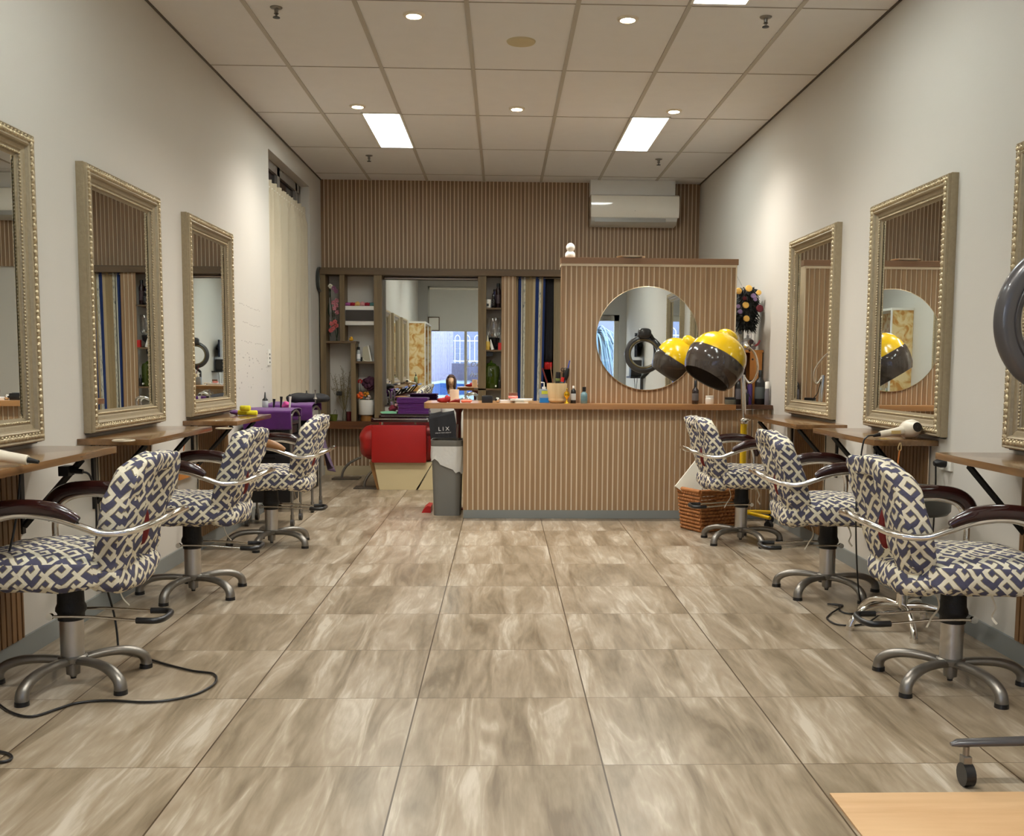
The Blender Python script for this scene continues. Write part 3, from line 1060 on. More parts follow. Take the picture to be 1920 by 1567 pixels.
pl.location = (1.0, 7.78, 2.0235)

# ---------------------------------------------------------------- things on the desk
DZ = .8985


def lathe_thing(name, label, cat, loc, prof, m, n_=24, parts=(), group=None, rz=0, solid=None):
    t = thing(name, label, cat, loc, rz, group)
    MB().lathe(prof, n=n_).build('body', m, t, smooth=40)
    for (pn, pp, pm) in parts:
        MB().lathe(pp, n=n_).build(pn, pm, t, smooth=40)
    return t


def bottle(label, loc, r, h, m, mc=None, neck=.35, cap=.2, name='bottle', lab=None, cat='bottle', pump=False, group=None):
    """round bottle: body, shoulder, neck and cap; lab = label band colour"""
    hb = h * (1 - cap - .12)
    t = thing(name, label, cat, loc, rnd.random() * .5, group)
    MB().lathe([(r * .9, 0), (r, h * .02), (r, hb * .92), (r * .9, hb), (r * neck, hb + h * .1), (r * neck, h * (1 - cap))], n=20).build('body', m, t, smooth=50)
    MB().lathe([(r * neck * 1.15, h * (1 - cap)), (r * neck * 1.15, h * .99), (r * neck, h), (.0005, h)], n=16).build('cap', mc or m_dark, t, smooth=50)
    if pump:
        MB().tube([(0, 0, h), (0, 0, h + .03), (-r * .9, 0, h + .03)], .004, 8).build('pump', mc or m_white, t)
    if lab:
        MB().lathe([(r * 1.01, hb * .25), (r * 1.015, hb * .26), (r * 1.015, hb * .74), (r * 1.01, hb * .75)], n=20).build('label', mat('label_%d_%d_%d' % lab, lab, .5), t, smooth=50)
    return t


lathe_thing('paper_roll', 'cream paper roll standing near the rounded end of the desk', 'roll', (-.375, 7.75, DZ), [(.036, 0), (.037, .098), (.014, .098), (.012, .02), (.001, .02)], mat('cream_paper', (232, 214, 188), .8))
ct = thing('hair_wrap', 'crumpled red and white patterned cloth on the end of the desk', 'cloth', (-.45, 7.66, DZ))
MB().sell((0, 0, .016), (.05, .035, .018), (.8, .8), 24, 12, lambda v, d: v + d * nz(v, 60) * .012 + Vector((0, 0, .018 if v.x > .01 and d.z > 0 else 0))).build('cloth', mat('red_white_cloth', (150, 30, 30), .9, var=.5, vscale=90), ct, smooth=180)
kn = thing('hair_clip', 'dark red pointed hair clip beside the paper roll', 'clip', (-.36, 7.62, DZ))
MB().tube([(-.05, 0, .004), (.0, 0, .016), (.035, 0, .016)], [.002, .014, .017], 12).build('body', mat('dark_red_plastic', (120, 18, 18), .3), kn, smooth=40)
kn = thing('hair_brush', 'coral coloured brush handle lying on the desk', 'brush', (-.275, 7.62, DZ))
MB().tube(cr([(-.04, 0, .009), (-.02, 0, .013), (.03, 0, .012), (.04, 0, .008)], 4), [.006, .009, .011, .012, .012, .012, .012, .012, .012, .011, .010, .008, .004], 12).build('handle', mat('coral_plastic', (232, 120, 96), .4), kn, smooth=60)
bk = thing('card_terminal', 'small black box at the middle of the desk top', 'box', (-.115, 7.66, DZ))
MB().box(-.042, .042, -.05, .05, 0, .052, .006).build('case', m_dark, bk, smooth=40)
MB().box(-.03, .03, -.03, .035, .052, .055).build('keypad', mat('dark_keys', (45, 45, 48), .5), bk)
lathe_thing('metal_ball', 'small shiny metal ball ornament beside the black box', 'ornament', (-.035, 7.66, DZ), [(.0005, 0), (.010, .003), (.017, .012), (.019, .022), (.015, .034), (.007, .040), (.0005, .042)], m_chrome)
for i, (lb, x0, x1, y0, y1, z0, z1, c) in enumerate((
        ('wide white notebook at the bottom of the pile on the desk', -.02, .17, 7.66, 7.80, 0, .018, (214, 212, 214)),
        ('white booklet lying half on the wide notebook', .065, .235, 7.60, 7.72, .0185, .032, (226, 224, 220)),
        ('thin beige card packet lying in front of the notebook', .10, .20, 7.545, 7.60, 0, .012, (214, 200, 172)))):
    bo = thing('notebook', lb, 'notebook', ((x0 + x1) / 2, (y0 + y1) / 2, DZ + z0), [.05, -.06, .1][i])
    hx, hy, h = (x1 - x0) / 2, (y1 - y0) / 2, z1 - z0
    MB().box(-hx + .003, hx - .003, -hy + .003, hy - .003, .002, h - .002).build('pages', mat('paper', (240, 238, 230), .8), bo)
    MB().box(-hx, hx, -hy, hy, 0, .002).box(-hx, hx, -hy, hy, h - .002, h).box(-hx, -hx + .002, -hy, hy, 0, h).build('cover', mat('cover%d' % i, c, .5), bo)
cmp_ = thing('makeup_compact', 'pink makeup compact with a brown lid on the white booklets', 'compact', (.085, 7.70, DZ + .0325))
MB().lathe([(.034, 0), (.038, .004), (.038, .016), (.034, .02), (.001, .02)], n=24).build('base', mat('pink_plastic', (224, 130, 116), .35), cmp_, smooth=40)
MB().box(-.035, .035, .01, .03, .02, .045, .004).build('lid', mat('brown_lid', (120, 84, 60), .4), cmp_)
sn = thing('sanitiser_bottle', 'clear sanitiser bottle with white pump and blue label', 'bottle', (.325, 7.66, DZ))
MB().box(-.040, .040, -.022, .022, 0, .108, .01).build('body', mat('pale_clear_plastic', (170, 184, 196), .15, trans=.3), sn, smooth=40)
MB().box(-.034, .038, -.0235, -.0225, .004, .04, 0).build('label', mat('blue_label', (20, 120, 200), .4), sn)
MB().box(-.02, .03, -.0235, -.0225, .07, .095, 0).build('label', mat('lime_label', (190, 200, 60), .4), sn)
MB().cyl(0, 0, .108, .125, .016).tube([(0, 0, .125), (0, 0, .158), (-.025, 0, .160)], .005, 8).build('pump', m_white, sn, smooth=40)
pt = thing('wooden_pot', 'pale wooden pot full of brushes and combs on the desk', 'pot', (.425, 7.66, DZ))
MB().lathe([(.045, 0), (.062, .012), (.074, .05), (.078, .10), (.0785, .155), (.072, .155), (.070, .02), (.001, .02)], n=36).build('body', wood('pale_turned_wood', (206, 176, 128), (230, 208, 166), axis=2, rough=.5, gscale=20), pt, smooth=40)
tools = [('hair_brush', 'dark red handled brush leaning left in the wooden pot', (-.055, 0), (-.115, .27), .008, 'oxblood_paint', None),
         ('comb', 'brown tail comb standing at the back of the wooden pot', (-.02, .02), (-.05, .28), .006, 'brown_lid', None),
         ('hair_brush', 'black round brush in the middle of the wooden pot', (.005, .0), (.01, .24), .026, 'black_plastic', None),
         ('hair_brush', 'small red brush in the wooden pot', (.03, -.02), (.045, .20), .018, 'red_plastic', None),
         ('scissors', 'dark scissors standing in the wooden pot', (.035, .01), (.055, .26), .005, 'black_metal', None),
         ('hair_brush', 'blue handled brush leaning right out of the wooden pot', (.045, .0), (.098, .33), .007, 'blue_handle', None)]
mat('blue_handle', (66, 84, 168), .35)
for (nm, lb, (x0, y0), (x1, z1), r0, mm, _) in tools:
    tt = thing(nm, lb, nm.split('_')[-1] if nm != 'comb' else 'comb', (.425, 7.66, DZ))
    a, c = Vector((x0 * .6, y0, .03)), Vector((x1, y0, z1))
    MB().tube([a, a.lerp(c, .6), c], [r0 * .6, r0 * .8, r0 * .7], 8).build('handle', MATS[mm], tt, smooth=60)
    if r0 > .015 or 'blue' in lb:
        q = a.lerp(c, .62 if 'blue' in lb else .75)
        MB().tube([a.lerp(c, .5), q, a.lerp(c, .8)], [.016, .022, .014], 10).build('bristle_head', m_dark if r0 < .026 else mat('olive_bristle', (84, 92, 30), .8), tt, smooth=60)
    if nm == 'scissors':
        for s in (-1, 1):
            MB().tube([c + Vector((s * .012 + .012 * math.cos(k), 0, .012 * math.sin(k))) for k in [i * math.pi / 6 for i in range(12)]], .003, 6, closed=True).build('grip', m_dark, tt)
br = lathe_thing('oil_burner', 'small polished gold oil burner standing in front of the wooden pot', 'ornament', (.497, 7.575, DZ),
                 [(.020, 0), (.019, .006), (.010, .016), (.005, .026), (.006, .034), (.012, .044), (.022, .056), (.024, .070), (.020, .086), (.008, .094), (.004, .098), (.005, .112), (.001, .116)], mat('polished_gold', (232, 182, 52), .15, metal=1.0))
bottle('tall black bottle close to the end of the partition, behind the gold burner', (.425 + .125, 7.60, DZ), .020, .135, m_dark, m_white, cap=.14, lab=(200, 200, 196)).location = (.552, 7.635, DZ)
bottle('small teal spray bottle with black cap beside the wooden pot', (.632, 7.60, DZ), .026, .128, mat('teal_plastic', (110, 140, 146), .35), neck=.5, cap=.28, lab=(96, 128, 134))
bottle('dark brown bottle with long neck below the round mirror', (1.50, 7.62, DZ), .026, .185, mat('dark_amber', (40, 28, 26), .2), m_dark, neck=.38, cap=.28, lab=(92, 88, 88))
lathe_thing('cream_jar', 'small white cream jar on the desk below the yellow hood', 'jar', (1.61, 7.61, DZ), [(.032, 0), (.034, .004), (.034, .044), (.030, .046)], m_white, parts=(('lid', [(.029, .046), (.031, .048), (.031, .066), (.001, .067)], m_white),))
lathe_thing('wax_tin', 'dark round tin with a pale label on the desk below the hood', 'jar', (1.775, 7.62, DZ), [(.042, 0), (.044, .004), (.044, .036), (.040, .038)], mat('grey_green_label', (92, 98, 90), .5), parts=(('lid', [(.042, .038), (.044, .040), (.044, .054), (.001, .055)], m_dark),))

# corner shelf at the end of the desk
bx = thing('wooden_box', 'orange wooden box with two knob holes on the corner shelf', 'box', (0, 0, .8945))
mo = wood('orange_pine', (176, 108, 44), (206, 140, 66), axis=2, rough=.45)
MB().box(1.87, 2.085, 8.08, 8.10, 0, .41).box(1.87, 1.885, 7.88, 8.08, 0, .41).box(2.07, 2.085, 7.88, 8.08, 0, .41).box(1.865, 2.09, 7.87, 8.10, .41, .43).box(1.87, 2.085, 7.88, 8.1, 0, .015).build('carcass', mo, bx)
do = MB().box(1.985, 2.069, 7.872, 7.884, .016, .409).build('door', mo, bx)
for x in (2.005, 2.035):
    MB().tube([(x, 7.8718, .355), (x, 7.870, .355)], .008, 12).build('knob_hole', m_dark, do)
MB().box(1.886, 1.984, 7.99, 8.0, .016, .409).build('inner_board', wood('dark_inner', (60, 34, 20), (84, 50, 30), axis=2), bx)
B2 = .8945
bottle('big black pump bottle with grey label on the corner shelf', (2.03, 7.72, B2), .040, .27, m_dark, m_dark, neck=.3, cap=.2, lab=(84, 90, 88))
bottle('slim grey tube with white cap beside the big black bottle', (2.072, 7.66, B2), .018, .18, mat('grey_tube', (120, 116, 122), .4), m_white, neck=.8, cap=.3)
bottle('purple bottle on the corner shelf behind the chrome pole', (1.955, 7.74, B2), .022, .19, mat('purple_plastic', (86, 60, 128), .35), m_dark, cap=.12, neck=.7)
bottle('dark bottle with small red cap beside the partition end', (1.86, 7.72, B2), .028, .21, m_dark, m_redp, cap=.1, lab=(96, 92, 96))
bottle('short black bottle in front of the dark red-capped one', (1.895, 7.62, B2), .022, .12, m_dark, m_alu, cap=.2)
bt = thing('glass_teapot', 'clear glass teapot with a pink trimmed spout on the wooden box', 'teapot', (1.99, 7.99, B2 + .4305))
MB().lathe([(.045, 0), (.062, .01), (.070, .035), (.064, .06), (.045, .08), (.03, .088)], n=28).build('body', m_glass, bt, smooth=50)
MB().lathe([(.031, .088), (.033, .092), (.012, .1), (.01, .108), (.014, .115), (.001, .12)], n=20).build('lid', mat('frosted_lid', (190, 190, 190), .3), bt, smooth=50)
MB().tube(cr([(.055, 0, .03), (.085, 0, .05), (.1, 0, .08)], 4), [.012, .011, .01, .009, .008, .008, .007, .007, .007], 10).build('spout', mat('pink_rim', (206, 92, 96), .3), bt, smooth=60)
MB().lathe([(.063, .006), (.066, .012), (.066, .03), (.063, .034)], n=28).build('base_band', mat('pinkish_glass', (150, 140, 148), .2), bt, smooth=50)
cc = thing('coffee_press', 'glass coffee press with grey lid behind the teapot', 'press', (2.035, 8.055, B2 + .4305))
MB().lathe([(.036, 0), (.036, .17), (.034, .17)], n=24).build('body', m_glass, cc, smooth=50)
MB().lathe([(.038, .165), (.038, .185), (.02, .195), (.001, .2)], n=24).build('lid', m_alu, cc, smooth=50)
MB().cyl(0, 0, .02, .16, .003).lathe([(.03, .05), (.03, .06), (.001, .06)], n=16).build('plunger', m_chrome, cc)
pf = thing('picture_frame', 'small framed picture leaning at the back of the wooden box top', 'picture', (1.93, 8.085, B2 + .4305), 0)
MB().box(-.05, .05, 0, .012, 0, .20).build('frame', mat('brown_frame', (92, 76, 56), .5), pf)
MB().box(-.042, .042, -.001, 0, .01, .19).build('print', mat('pale_print', (214, 216, 196), .6, var=.2, vscale=20), pf)
# hanging dried flowers
fl = thing('flower_bouquet', 'dark dried bouquet with yellow and purple roses hanging on the wall', 'flowers', (1.965, 7.98, 1.66))
g_ = MB()
rf = random.Random(11)
for i in range(900):
    a, t_ = rf.random() * 6.283, rf.random() ** .45
    ph = rf.uniform(-1, 1)
    w = .128 * (1 - .25 * max(0, ph) - .35 * max(0, -ph) ** 2)
    p0 = Vector((w * t_ * .8 * math.cos(a), .08 * t_ * math.sin(a), ph * .165))
    dn = Vector((math.cos(a) * .028, math.sin(a) * .02, rf.uniform(-.055, .012)))
    g_.tube([p0, p0 + dn * .5, p0 + dn], [.004, .008, .001], 4, sy=.5)
for i in range(60):
    a = rf.random() * 6.283
    p0 = Vector((.05 * math.cos(a), .04 * math.sin(a), -.12))
    p1 = p0 + Vector((rf.uniform(-.03, .03), rf.uniform(-.02, .02), rf.uniform(-.09, -.03)))
    g_.tube([p0, p1], [.005, .001], 4, sy=.4)
g_.ball((0, 0, 0), (.10, .06, .15), 12, 10)
g_.build('foliage', mat('dark_foliage', (22, 24, 22), .7, var=.4), fl)


def rose(c, r, m, parent):
    mb = MB()
    for k in range(3):
        rk = r * (1 - .28 * k)
        mb.lathe([(rk * .35, -rk * .6), (rk * .8, -rk * .3), (rk, rk * .1), (rk * .85, rk * .45), (rk * .7, rk * .4)], x=0, y=0, z=k * r * .12, n=9)
    mb.xf(Matrix.Translation(c) @ Matrix.Rotation(R(80), 4, 'X'))
    mb.build('rose', m, parent, smooth=180)


m_yr, m_pr, m_rr = mat('yellow_rose', (236, 190, 96), .7), mat('lilac_rose', (150, 124, 168), .7), mat('dark_red_rose', (96, 18, 30), .7)
for (x, z, r, m_) in ((-.075, .125, .024, m_yr), (.0, .145, .026, m_yr), (.075, .115, .02, m_yr), (-.02, .02, .025, m_yr), (-.012, -.082, .024, m_yr), (.035, .09, .02, m_pr), (.05, .065, .016, m_pr), (-.075, .01, .016, m_pr), (-.06, -.03, .018, m_pr), (.085, -.005, .028, m_rr), (-.03, .07, .016, m_rr)):
    rose(Vector((x * 1.08, -.085, z * 1.05)), r * 1.12, m_, fl)
MB().tube([(-.12, -.05, .31), (-.04, -.02, .18)], .0012, 5).tube([(-.12, -.05, .31), (-.145, -.15, .36)], .0012, 5).build('hanging_string', mat('grey_string', (140, 140, 136), .8), fl)

# air conditioner and the boxed duct above it
du = tag(MB().box(.912, 1.80, 10.44, YB - .035, 2.972, H - .002).build('duct_cover', mat('white_board', (226, 225, 220), .6)), 'white boxed duct cover between the air conditioner and the ceiling', 'duct cover')
ac = thing('air_conditioner', 'white wall air conditioner above the partition', 'air conditioner', (0, 0, 0))
m_acw = mat('ac_shell', (242, 238, 226), .12, coat=.5)
pr = [(10.62, 2.968), (10.42, 2.968), (10.385, 2.95), (10.375, 2.86), (10.39, 2.76), (10.405, 2.735), (10.62, 2.735)]
MB().prism(pr, 0, .915, 1.835).build('shell', m_acw, ac, smooth=35)
MB().prism([(10.62, 2.7345), (10.41, 2.7345), (10.43, 2.70), (10.50, 2.668), (10.62, 2.66)], 0, .92, 1.82).build('lower_body', mat('ac_grey', (200, 199, 193), .35), ac, smooth=35)
MB().box(.955, 1.70, 10.412, 10.42, 2.688, 2.728).build('louvre', mat('ac_louvre', (158, 156, 150), .35), ac).rotation_euler = (0, 0, 0)
text('badge', 'o', .02, (1.372, 10.374, 2.80), (R(90), 0, 0), m_alu, ac)

# ---------------------------------------------------------------- timber shelving on the back wall
us = thing('shelving_unit', 'dark timber shelving frame built on the back wall with uneven compartments', 'shelving', (0, 0, 0))
yb0, yb1 = 10.44, YB - .001
MB().box(XL + .002, .626, yb0 - .02, yb1 - .02, 2.121, 2.19).build('header_beam', m_rusticx, us)
for (x0, x1, z0, z1) in ((-1.905, -1.845, .592, 2.12), (-1.70, -1.65, 1.434, 2.12), (-1.345, -1.262, .55, 2.12), (-1.59, -1.54, .592, 1.41), (-.256, -.172, .59, 2.12)):
    MB().box(x0, x1, yb0, yb1, z0, z1).build('post', m_rustic, us)
for (x0, x1, z0, z1) in ((-1.845, -1.53, 1.411, 1.433), (-1.54, -1.345, 1.20, 1.222), (-.172, -.012, 1.775, 1.792), (-.172, -.012, 1.335, 1.352), (-.30, -.012, .928, .945)):
    MB().box(x0, x1, yb0, yb1, z0, z1).build('shelf', m_rusticx, us)
MB().box(-1.905, -1.262, yb0 - .015, yb1, .512, .591).build('bottom_board', m_redwood, us)
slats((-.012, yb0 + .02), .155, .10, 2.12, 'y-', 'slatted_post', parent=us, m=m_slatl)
bm_ = thing('wall_mirror_panel', 'big frameless rectangular mirror on the back wall', 'mirror', (0, 0, 0))
MB().box(-1.26, -.258, YB - .03, YB - .018, .76, 2.085).build('glass', m_mirror, bm_)
MB().tube([(-1.25, YB - .045, 2.104), (-.27, YB - .045, 2.104)], .013, 12).build('light_rail', mat('silver_rail', (190, 190, 192), .3, metal=.8), bm_)

wc = thing('wall_cabinet', 'white wall cabinet with a dark glass front in the shelving', 'cabinet', (0, 0, 0))
MB().box(-1.649, -1.346, 10.47, YB - .002, 1.60, 1.80, .004).build('case', m_white, wc, smooth=30)
MB().box(-1.645, -1.35, 10.464, 10.471, 1.643, 1.758).build('dark_door', mat('dark_door_glass', (52, 47, 45), .2), wc)
for i, (x, c, nm) in enumerate(((-1.625, (176, 90, 160), 'lilac'), (-1.575, (170, 24, 48), 'crimson'), (-1.525, (232, 190, 110), 'pale yellow'), (-1.475, (226, 160, 160), 'pale pink'), (-1.42, (150, 20, 44), 'dark crimson'), (-1.37, (84, 128, 128), 'teal'))):
    s_ = thing('scrunchie', '%s fabric hair scrunchie on top of the white wall cabinet' % nm, 'scrunchie', (x, 10.53, 1.8005), 0, 'hair scrunchies on the wall cabinet')
    pts_ = [(.021 * math.cos(a), .021 * math.sin(a), .020 + .003 * math.sin(3 * a)) for a in [k * math.pi / 10 for k in range(20)]]
    mb = MB().tube(pts_, [.016 + .004 * math.sin(k * 2.7) for k in range(20)], 9, closed=True)
    if i in (2, 3):
        mb.ball((0, -.01, .035), (.02, .016, .014), 9, 6)
    mb.build('ruffle', mat('scrunchie_%d' % i, c, .8), s_, smooth=180)
# orchid spray in the narrow compartment
oc = thing('artificial_orchid', 'tall artificial pink orchid spray in the narrow left compartment', 'orchid', (-1.775, 10.53, 1.434))
MB().tube(cr([(.03, 0, 0), (.0, 0, .2), (-.03, 0, .4), (-.04, 0, .6)], 6), .004, 6).tube(cr([(.02, 0, 0), (.04, 0, .15), (.0, 0, .3)], 6), .003, 6).build('stem', mat('stem_green', (50, 62, 30), .7), oc)
lf = MB()
for (x, z, l, s) in ((-.035, .04, .18, 0), (-.045, .25, .15, 0), (.03, .03, .14, 1), (-.03, .52, .09, 0), (-.045, .45, .1, 1)):
    lf.tube(cr([(x, 0, z), (x - .012 + .02 * s, -.01, z + l * .5), (x - .005, 0, z + l)], 4), [.004, .012, .018, .02, .02, .016, .012, .007, .002], 6, sy=.25)
lf.build('leaf', mat('leaf_green', (44, 62, 34), .6), oc, smooth=60)
for (x, z, c) in ((.005, .55, 0), (.03, .52, 0), (-.03, .57, 2), (.0, .40, 1), (.03, .37, 1), (.01, .34, 1), (.035, .42, 1), (.04, .30, 1), (-.02, .18, 3), (.015, .20, 3), (-.005, .13, 3), (.03, .16, 3), (-.03, .11, 3)):
    mb = MB()
    for k in range(5):
        a = k * 1.2566 + x * 20
        mb.ball((x + .014 * math.cos(a), -.035, z + .014 * math.sin(a)), (.012, .004, .012), 7, 5)
    mb.build('blossom', [mat('mauve_petal', (150, 96, 124), .7), mat('pink_petal', (206, 130, 140), .7), mat('white_petal', (220, 214, 196), .7), mat('salmon_petal', (206, 100, 98), .7)][c], oc, smooth=180)
yf = thing('rubber_duck', 'tiny yellow ornament on the ledge of the upper left compartment', 'ornament', (-1.592, 10.50, 1.434))
MB().ball((0, 0, .014), (.026, .018, .014), 12, 8).ball((.002, -.002, .034), .014, 12, 8).tube([(-.012, -.004, .034), (-.024, -.004, .032)], [.006, .002], 6).build('body', mat('duck_yellow', (226, 168, 40), .5), yf, smooth=180)
bottle('small clear bottle with black cap and white label on the middle shelf', (-1.515, 10.49, 1.2225), .021, .15, mat('clear_bottle', (176, 180, 182), .2), m_dark, neck=.6, cap=.2, lab=(240, 240, 238))
rt = thing('wifi_router', 'flat white box leaning upright on the middle shelf', 'router', (-1.42, 10.53, 1.2225), 0)
MB().prism([(-.055, .0), (.03, .0), (.0, .165), (-.05, .145)], 1, -.045, .045).build('case', mat('router_beige', (176, 170, 146), .4), rt)
MB().prism([(.031, 0), (.045, .003), (.012, .168), (.001, .166)], 1, -.045, .045).build('front_rim', m_white, rt)
MB().tube(cr([(.04, -.04, .006), (.06, -.05, .02), (.068, -.05, .004), (-.02, -.07, .004), (-.045, -.06, .03)], 5), .0022, 6).build('cable', m_white, rt)
bk = thing('modem', 'small black box behind the clear bottle on the middle shelf', 'box', (-1.487, 10.585, 1.2225))
MB().box(-.035, .05, -.02, .02, 0, .045, .004).build('case', m_dark, bk)
# dried twigs
tw = thing('dried_twigs', 'bundle of dried twigs in a stone vase in the lower left compartment', 'dried flowers', (-1.675, 10.54, .5915))
mb = MB()
rt_ = random.Random(4)
for i in range(26):
    a, s_ = rt_.uniform(-.5, .5), rt_.uniform(.3, .58)
    tip = Vector((-.09 * abs(a) * 3 * (1 if a < 0 else -.6) + rt_.uniform(-.02, .02), rt_.uniform(-.06, .03), s_))
    P = cr([(0, 0, .08), tip * .55 + Vector((0, 0, .03)), tip], 3)
    mb.tube(P, .0016, 4)
    for k in range(7):
        q = tip.lerp(Vector((0, 0, .1)), rt_.random() * .45)
        e = q + Vector((rt_.uniform(-.03, .03), rt_.uniform(-.02, .02), rt_.uniform(.0, .035)))
        mb.tube([q, e], .001, 4).ball(e, .0035, 5, 3)
mb.build('twigs', mat('dry_twig', (126, 112, 78), .9), tw)
MB().lathe([(.02, 0), (.024, .01), (.02, .08), (.014, .12)], n=16).build('vase', mat('stone_vase', (110, 104, 88), .7), tw, smooth=50)
gp = thing('flower_pot', 'olive green metal pot with handles on the bottom board', 'pot', (-1.79, 10.52, .5915))
MB().lathe([(.036, 0), (.046, .066), (.048, .068), (.044, .066), (.034, .004), (.001, .004)], n=24).build('body', mat('olive_metal', (92, 100, 34), .45), gp, smooth=50)
MB().tube(cr([(-.046, 0, .05), (-.075, 0, .08), (-.07, 0, .045), (-.04, 0, .03)], 4), .0025, 6).tube(cr([(.0, 0, .06), (.01, 0, .11), (.03, 0, .11), (.03, 0, .06)], 4), .0025, 6).build('handle', m_alu, gp)
tag(MB().box(-1.755, -1.70, 10.50, 10.58, .86, .905, .008).build('black_camera', m_dark), 'small black object hung on the wall among the dried twigs', 'camera')
MB().box(-1.742, -1.712, 10.58, YB, .87, .89).build('mount', m_dark, bpy.data.objects['black_camera'])
lathe_thing('candle_jar', 'dark red candle jar beside the twig vase', 'candle', (-1.622, 10.50, .5915), [(.028, 0), (.03, .005), (.03, .10), (.027, .10), (.026, .02), (.001, .02)], mat('dark_red_glass', (74, 14, 20), .2))
wp = thing('planter', 'white cylindrical planter on wooden feet with orange and purple flowers', 'planter', (-1.440, 10.53, .5915))
MB().lathe([(.080, .065), (.086, .07), (.087, .225), (.082, .225), (.078, .1), (.001, .1)], n=36).build('pot', m_white, wp, smooth=50)
MB().lathe([(.065, 0), (.065, .064), (.001, .064)], n=24).build('wooden_base', wood('planter_base', (120, 78, 30), (150, 104, 50), axis=2), wp, smooth=50)
MB().ball((0, 0, .225), (.075, .075, .012), 14, 6).tube(cr([(-.04, 0, .22), (-.06, -.01, .33), (-.062, -.01, .42)], 4), .003, 6).tube(cr([(.02, 0, .22), (.035, 0, .35)], 4), .003, 6).build('stem', mat('stem_green', (50, 62, 30), .7), wp)
def bloom(c, r, nn, m_, parent, seed=1, name='blossom'):
    mb = MB()
    q = random.Random(seed)
    for k in range(nn):
        a, t_ = q.random() * 6.283, q.uniform(-1, 1)
        w = math.sqrt(1 - t_ * t_)
        d = Vector((w * math.cos(a), w * math.sin(a) * .6, t_))
        mb.ball(Vector(c) + d * r * .7, (r * .42, r * .3, r * .38), 7, 5)
    mb.build(name, m_, parent, smooth=180)
bloom((.03, -.01, .40), .075, 26, mat('plum_petal', (66, 26, 48), .8), wp, 1)
bloom((-.065, -.02, .27), .038, 12, mat('orange_petal', (232, 96, 26), .7), wp, 2)
bloom((.0, -.03, .285), .03, 10, mat('amber_petal', (206, 140, 40), .7), wp, 3)
bloom((.025, -.06, .25), .028, 10, mat('greyish_petal', (196, 178, 172), .7), wp, 4)
bloom((-.065, -.01, .42), .026, 10, mat('red_petal', (166, 34, 30), .7), wp, 5)
# right-hand compartments
mg = thing('mug', 'white mug with a black mark on the upper shelf beside the big mirror', 'mug', (-.215 + .02, 10.47, 1.7925))
mg.location = (-.150, 10.50, 1.7925)
MB().lathe([(.030, 0), (.033, .004), (.034, .088), (.031, .088), (.03, .01), (.001, .01)], n=24).build('body', m_white, mg, smooth=50)
MB().box(-.018, .006, -.0355, -.033, .018, .042).build('mark', m_dark, mg)
MB().tube(cr([(.033, 0, .07), (.055, 0, .06), (.055, 0, .03), (.033, 0, .02)], 4), .004, 6).build('handle', m_white, mg, smooth=60)
bottle('small clear glass bottle on the upper shelf next to the white mug', (-.095, 10.49, 1.7925), .024, .15, m_purpg, m_purpg, neck=.4, cap=.3)
bottle('dark blue bottle at the back of the upper shelf', (-.075, 10.58, 1.7925), .026, .20, mat('dark_blue_plastic', (40, 34, 84), .4), neck=.8, cap=.1)
bottle('large brown bottle on the upper shelf beside the slatted post', (-.045, 10.53, 1.7925), .030, .26, mat('brown_bottle', (42, 22, 24), .25), neck=.5, cap=.15, lab=(70, 54, 58))
jg = thing('drinks_dispenser', 'clear glass drinks jar on a black stand on the middle right shelf', 'jar', (-.09, 10.55, 1.3525))
MB().lathe([(.055, .13), (.075, .17), (.078, .26), (.078, .33), (.07, .34)], n=28).build('body', m_glass, jg, smooth=50)
MB().lathe([(.07, .0), (.072, .006), (.03, .02), (.03, .05), (.055, .075), (.062, .125), (.05, .13), (.001, .13)], n=24).build('stand', m_dark, jg, smooth=50)
MB().tube([(-.02, -.07, .16), (-.02, -.1, .155)], .008, 8).build('tap', m_chrome, jg)
sq = thing('squeeze_bottle', 'yellow squeeze bottle with pointed nozzle on the middle right shelf', 'bottle', (-.155, 10.47, 1.3525))
MB().lathe([(.022, 0), (.024, .004), (.024, .075), (.018, .088)], n=18).build('body', mat('yellow_squeeze', (206, 170, 70), .4), sq, smooth=50)
MB().lathe([(.018, .088), (.012, .1), (.003, .15), (.001, .15)], n=14).build('nozzle', mat('pale_nozzle', (200, 190, 160), .5), sq, smooth=50)
MB().box(.035, .068, -.02, .02, 0, .075).build('x', m_redp).parent = None
o_ = bpy.data.objects['x']
o_.name = 'colour_box'
o_.location = (-.08, 10.465, 1.3525)
tag(o_, 'small red box beside the black jar stand', 'box')
c2 = thing('towel_pair', 'white folded cone of cloth beside the yellow squeeze bottle', 'cloth', (-.115, 10.462, 1.3525))
MB().tube([(-.01, 0, .11), (.0, 0, .05), (.012, 0, .002)], [.004, .014, .018], 10).build('cloth', m_white, c2, smooth=60)
gj = thing('glass_dispenser', 'large green glass jar with lid and tap on the lower right shelf', 'jar', (-.118, 10.54, .9455))
MB().lathe([(.088, 0), (.094, .01), (.094, .20), (.085, .235), (.05, .25), (.045, .262)], n=32).build('body', mat('green_jar', (62, 78, 12), .08, trans=.35, coat=.5, var=.5, vscale=9), gj, smooth=50)
MB().lathe([(.05, .25), (.054, .258), (.03, .27), (.012, .275), (.012, .285), (.016, .292), (.001, .3)], n=24).build('lid', mat('green_jar_lid', (60, 84, 24), .15, coat=.5), gj, smooth=50)
MB().tube([(.05, -.085, .03), (.05, -.115, .03), (.05, -.115, .018)], .008, 8).build('tap', m_white, gj)
tag(MB().box(-.168, -.10, 10.46, 10.60, 1.285, 1.334, .003).build('clip_on_box', m_dark), 'flat black box fixed under the middle right shelf', 'box')
bottle('short dark bottle beside the green glass jar', (-.03, 10.47, .9455), .016, .12, m_dark, m_dark)

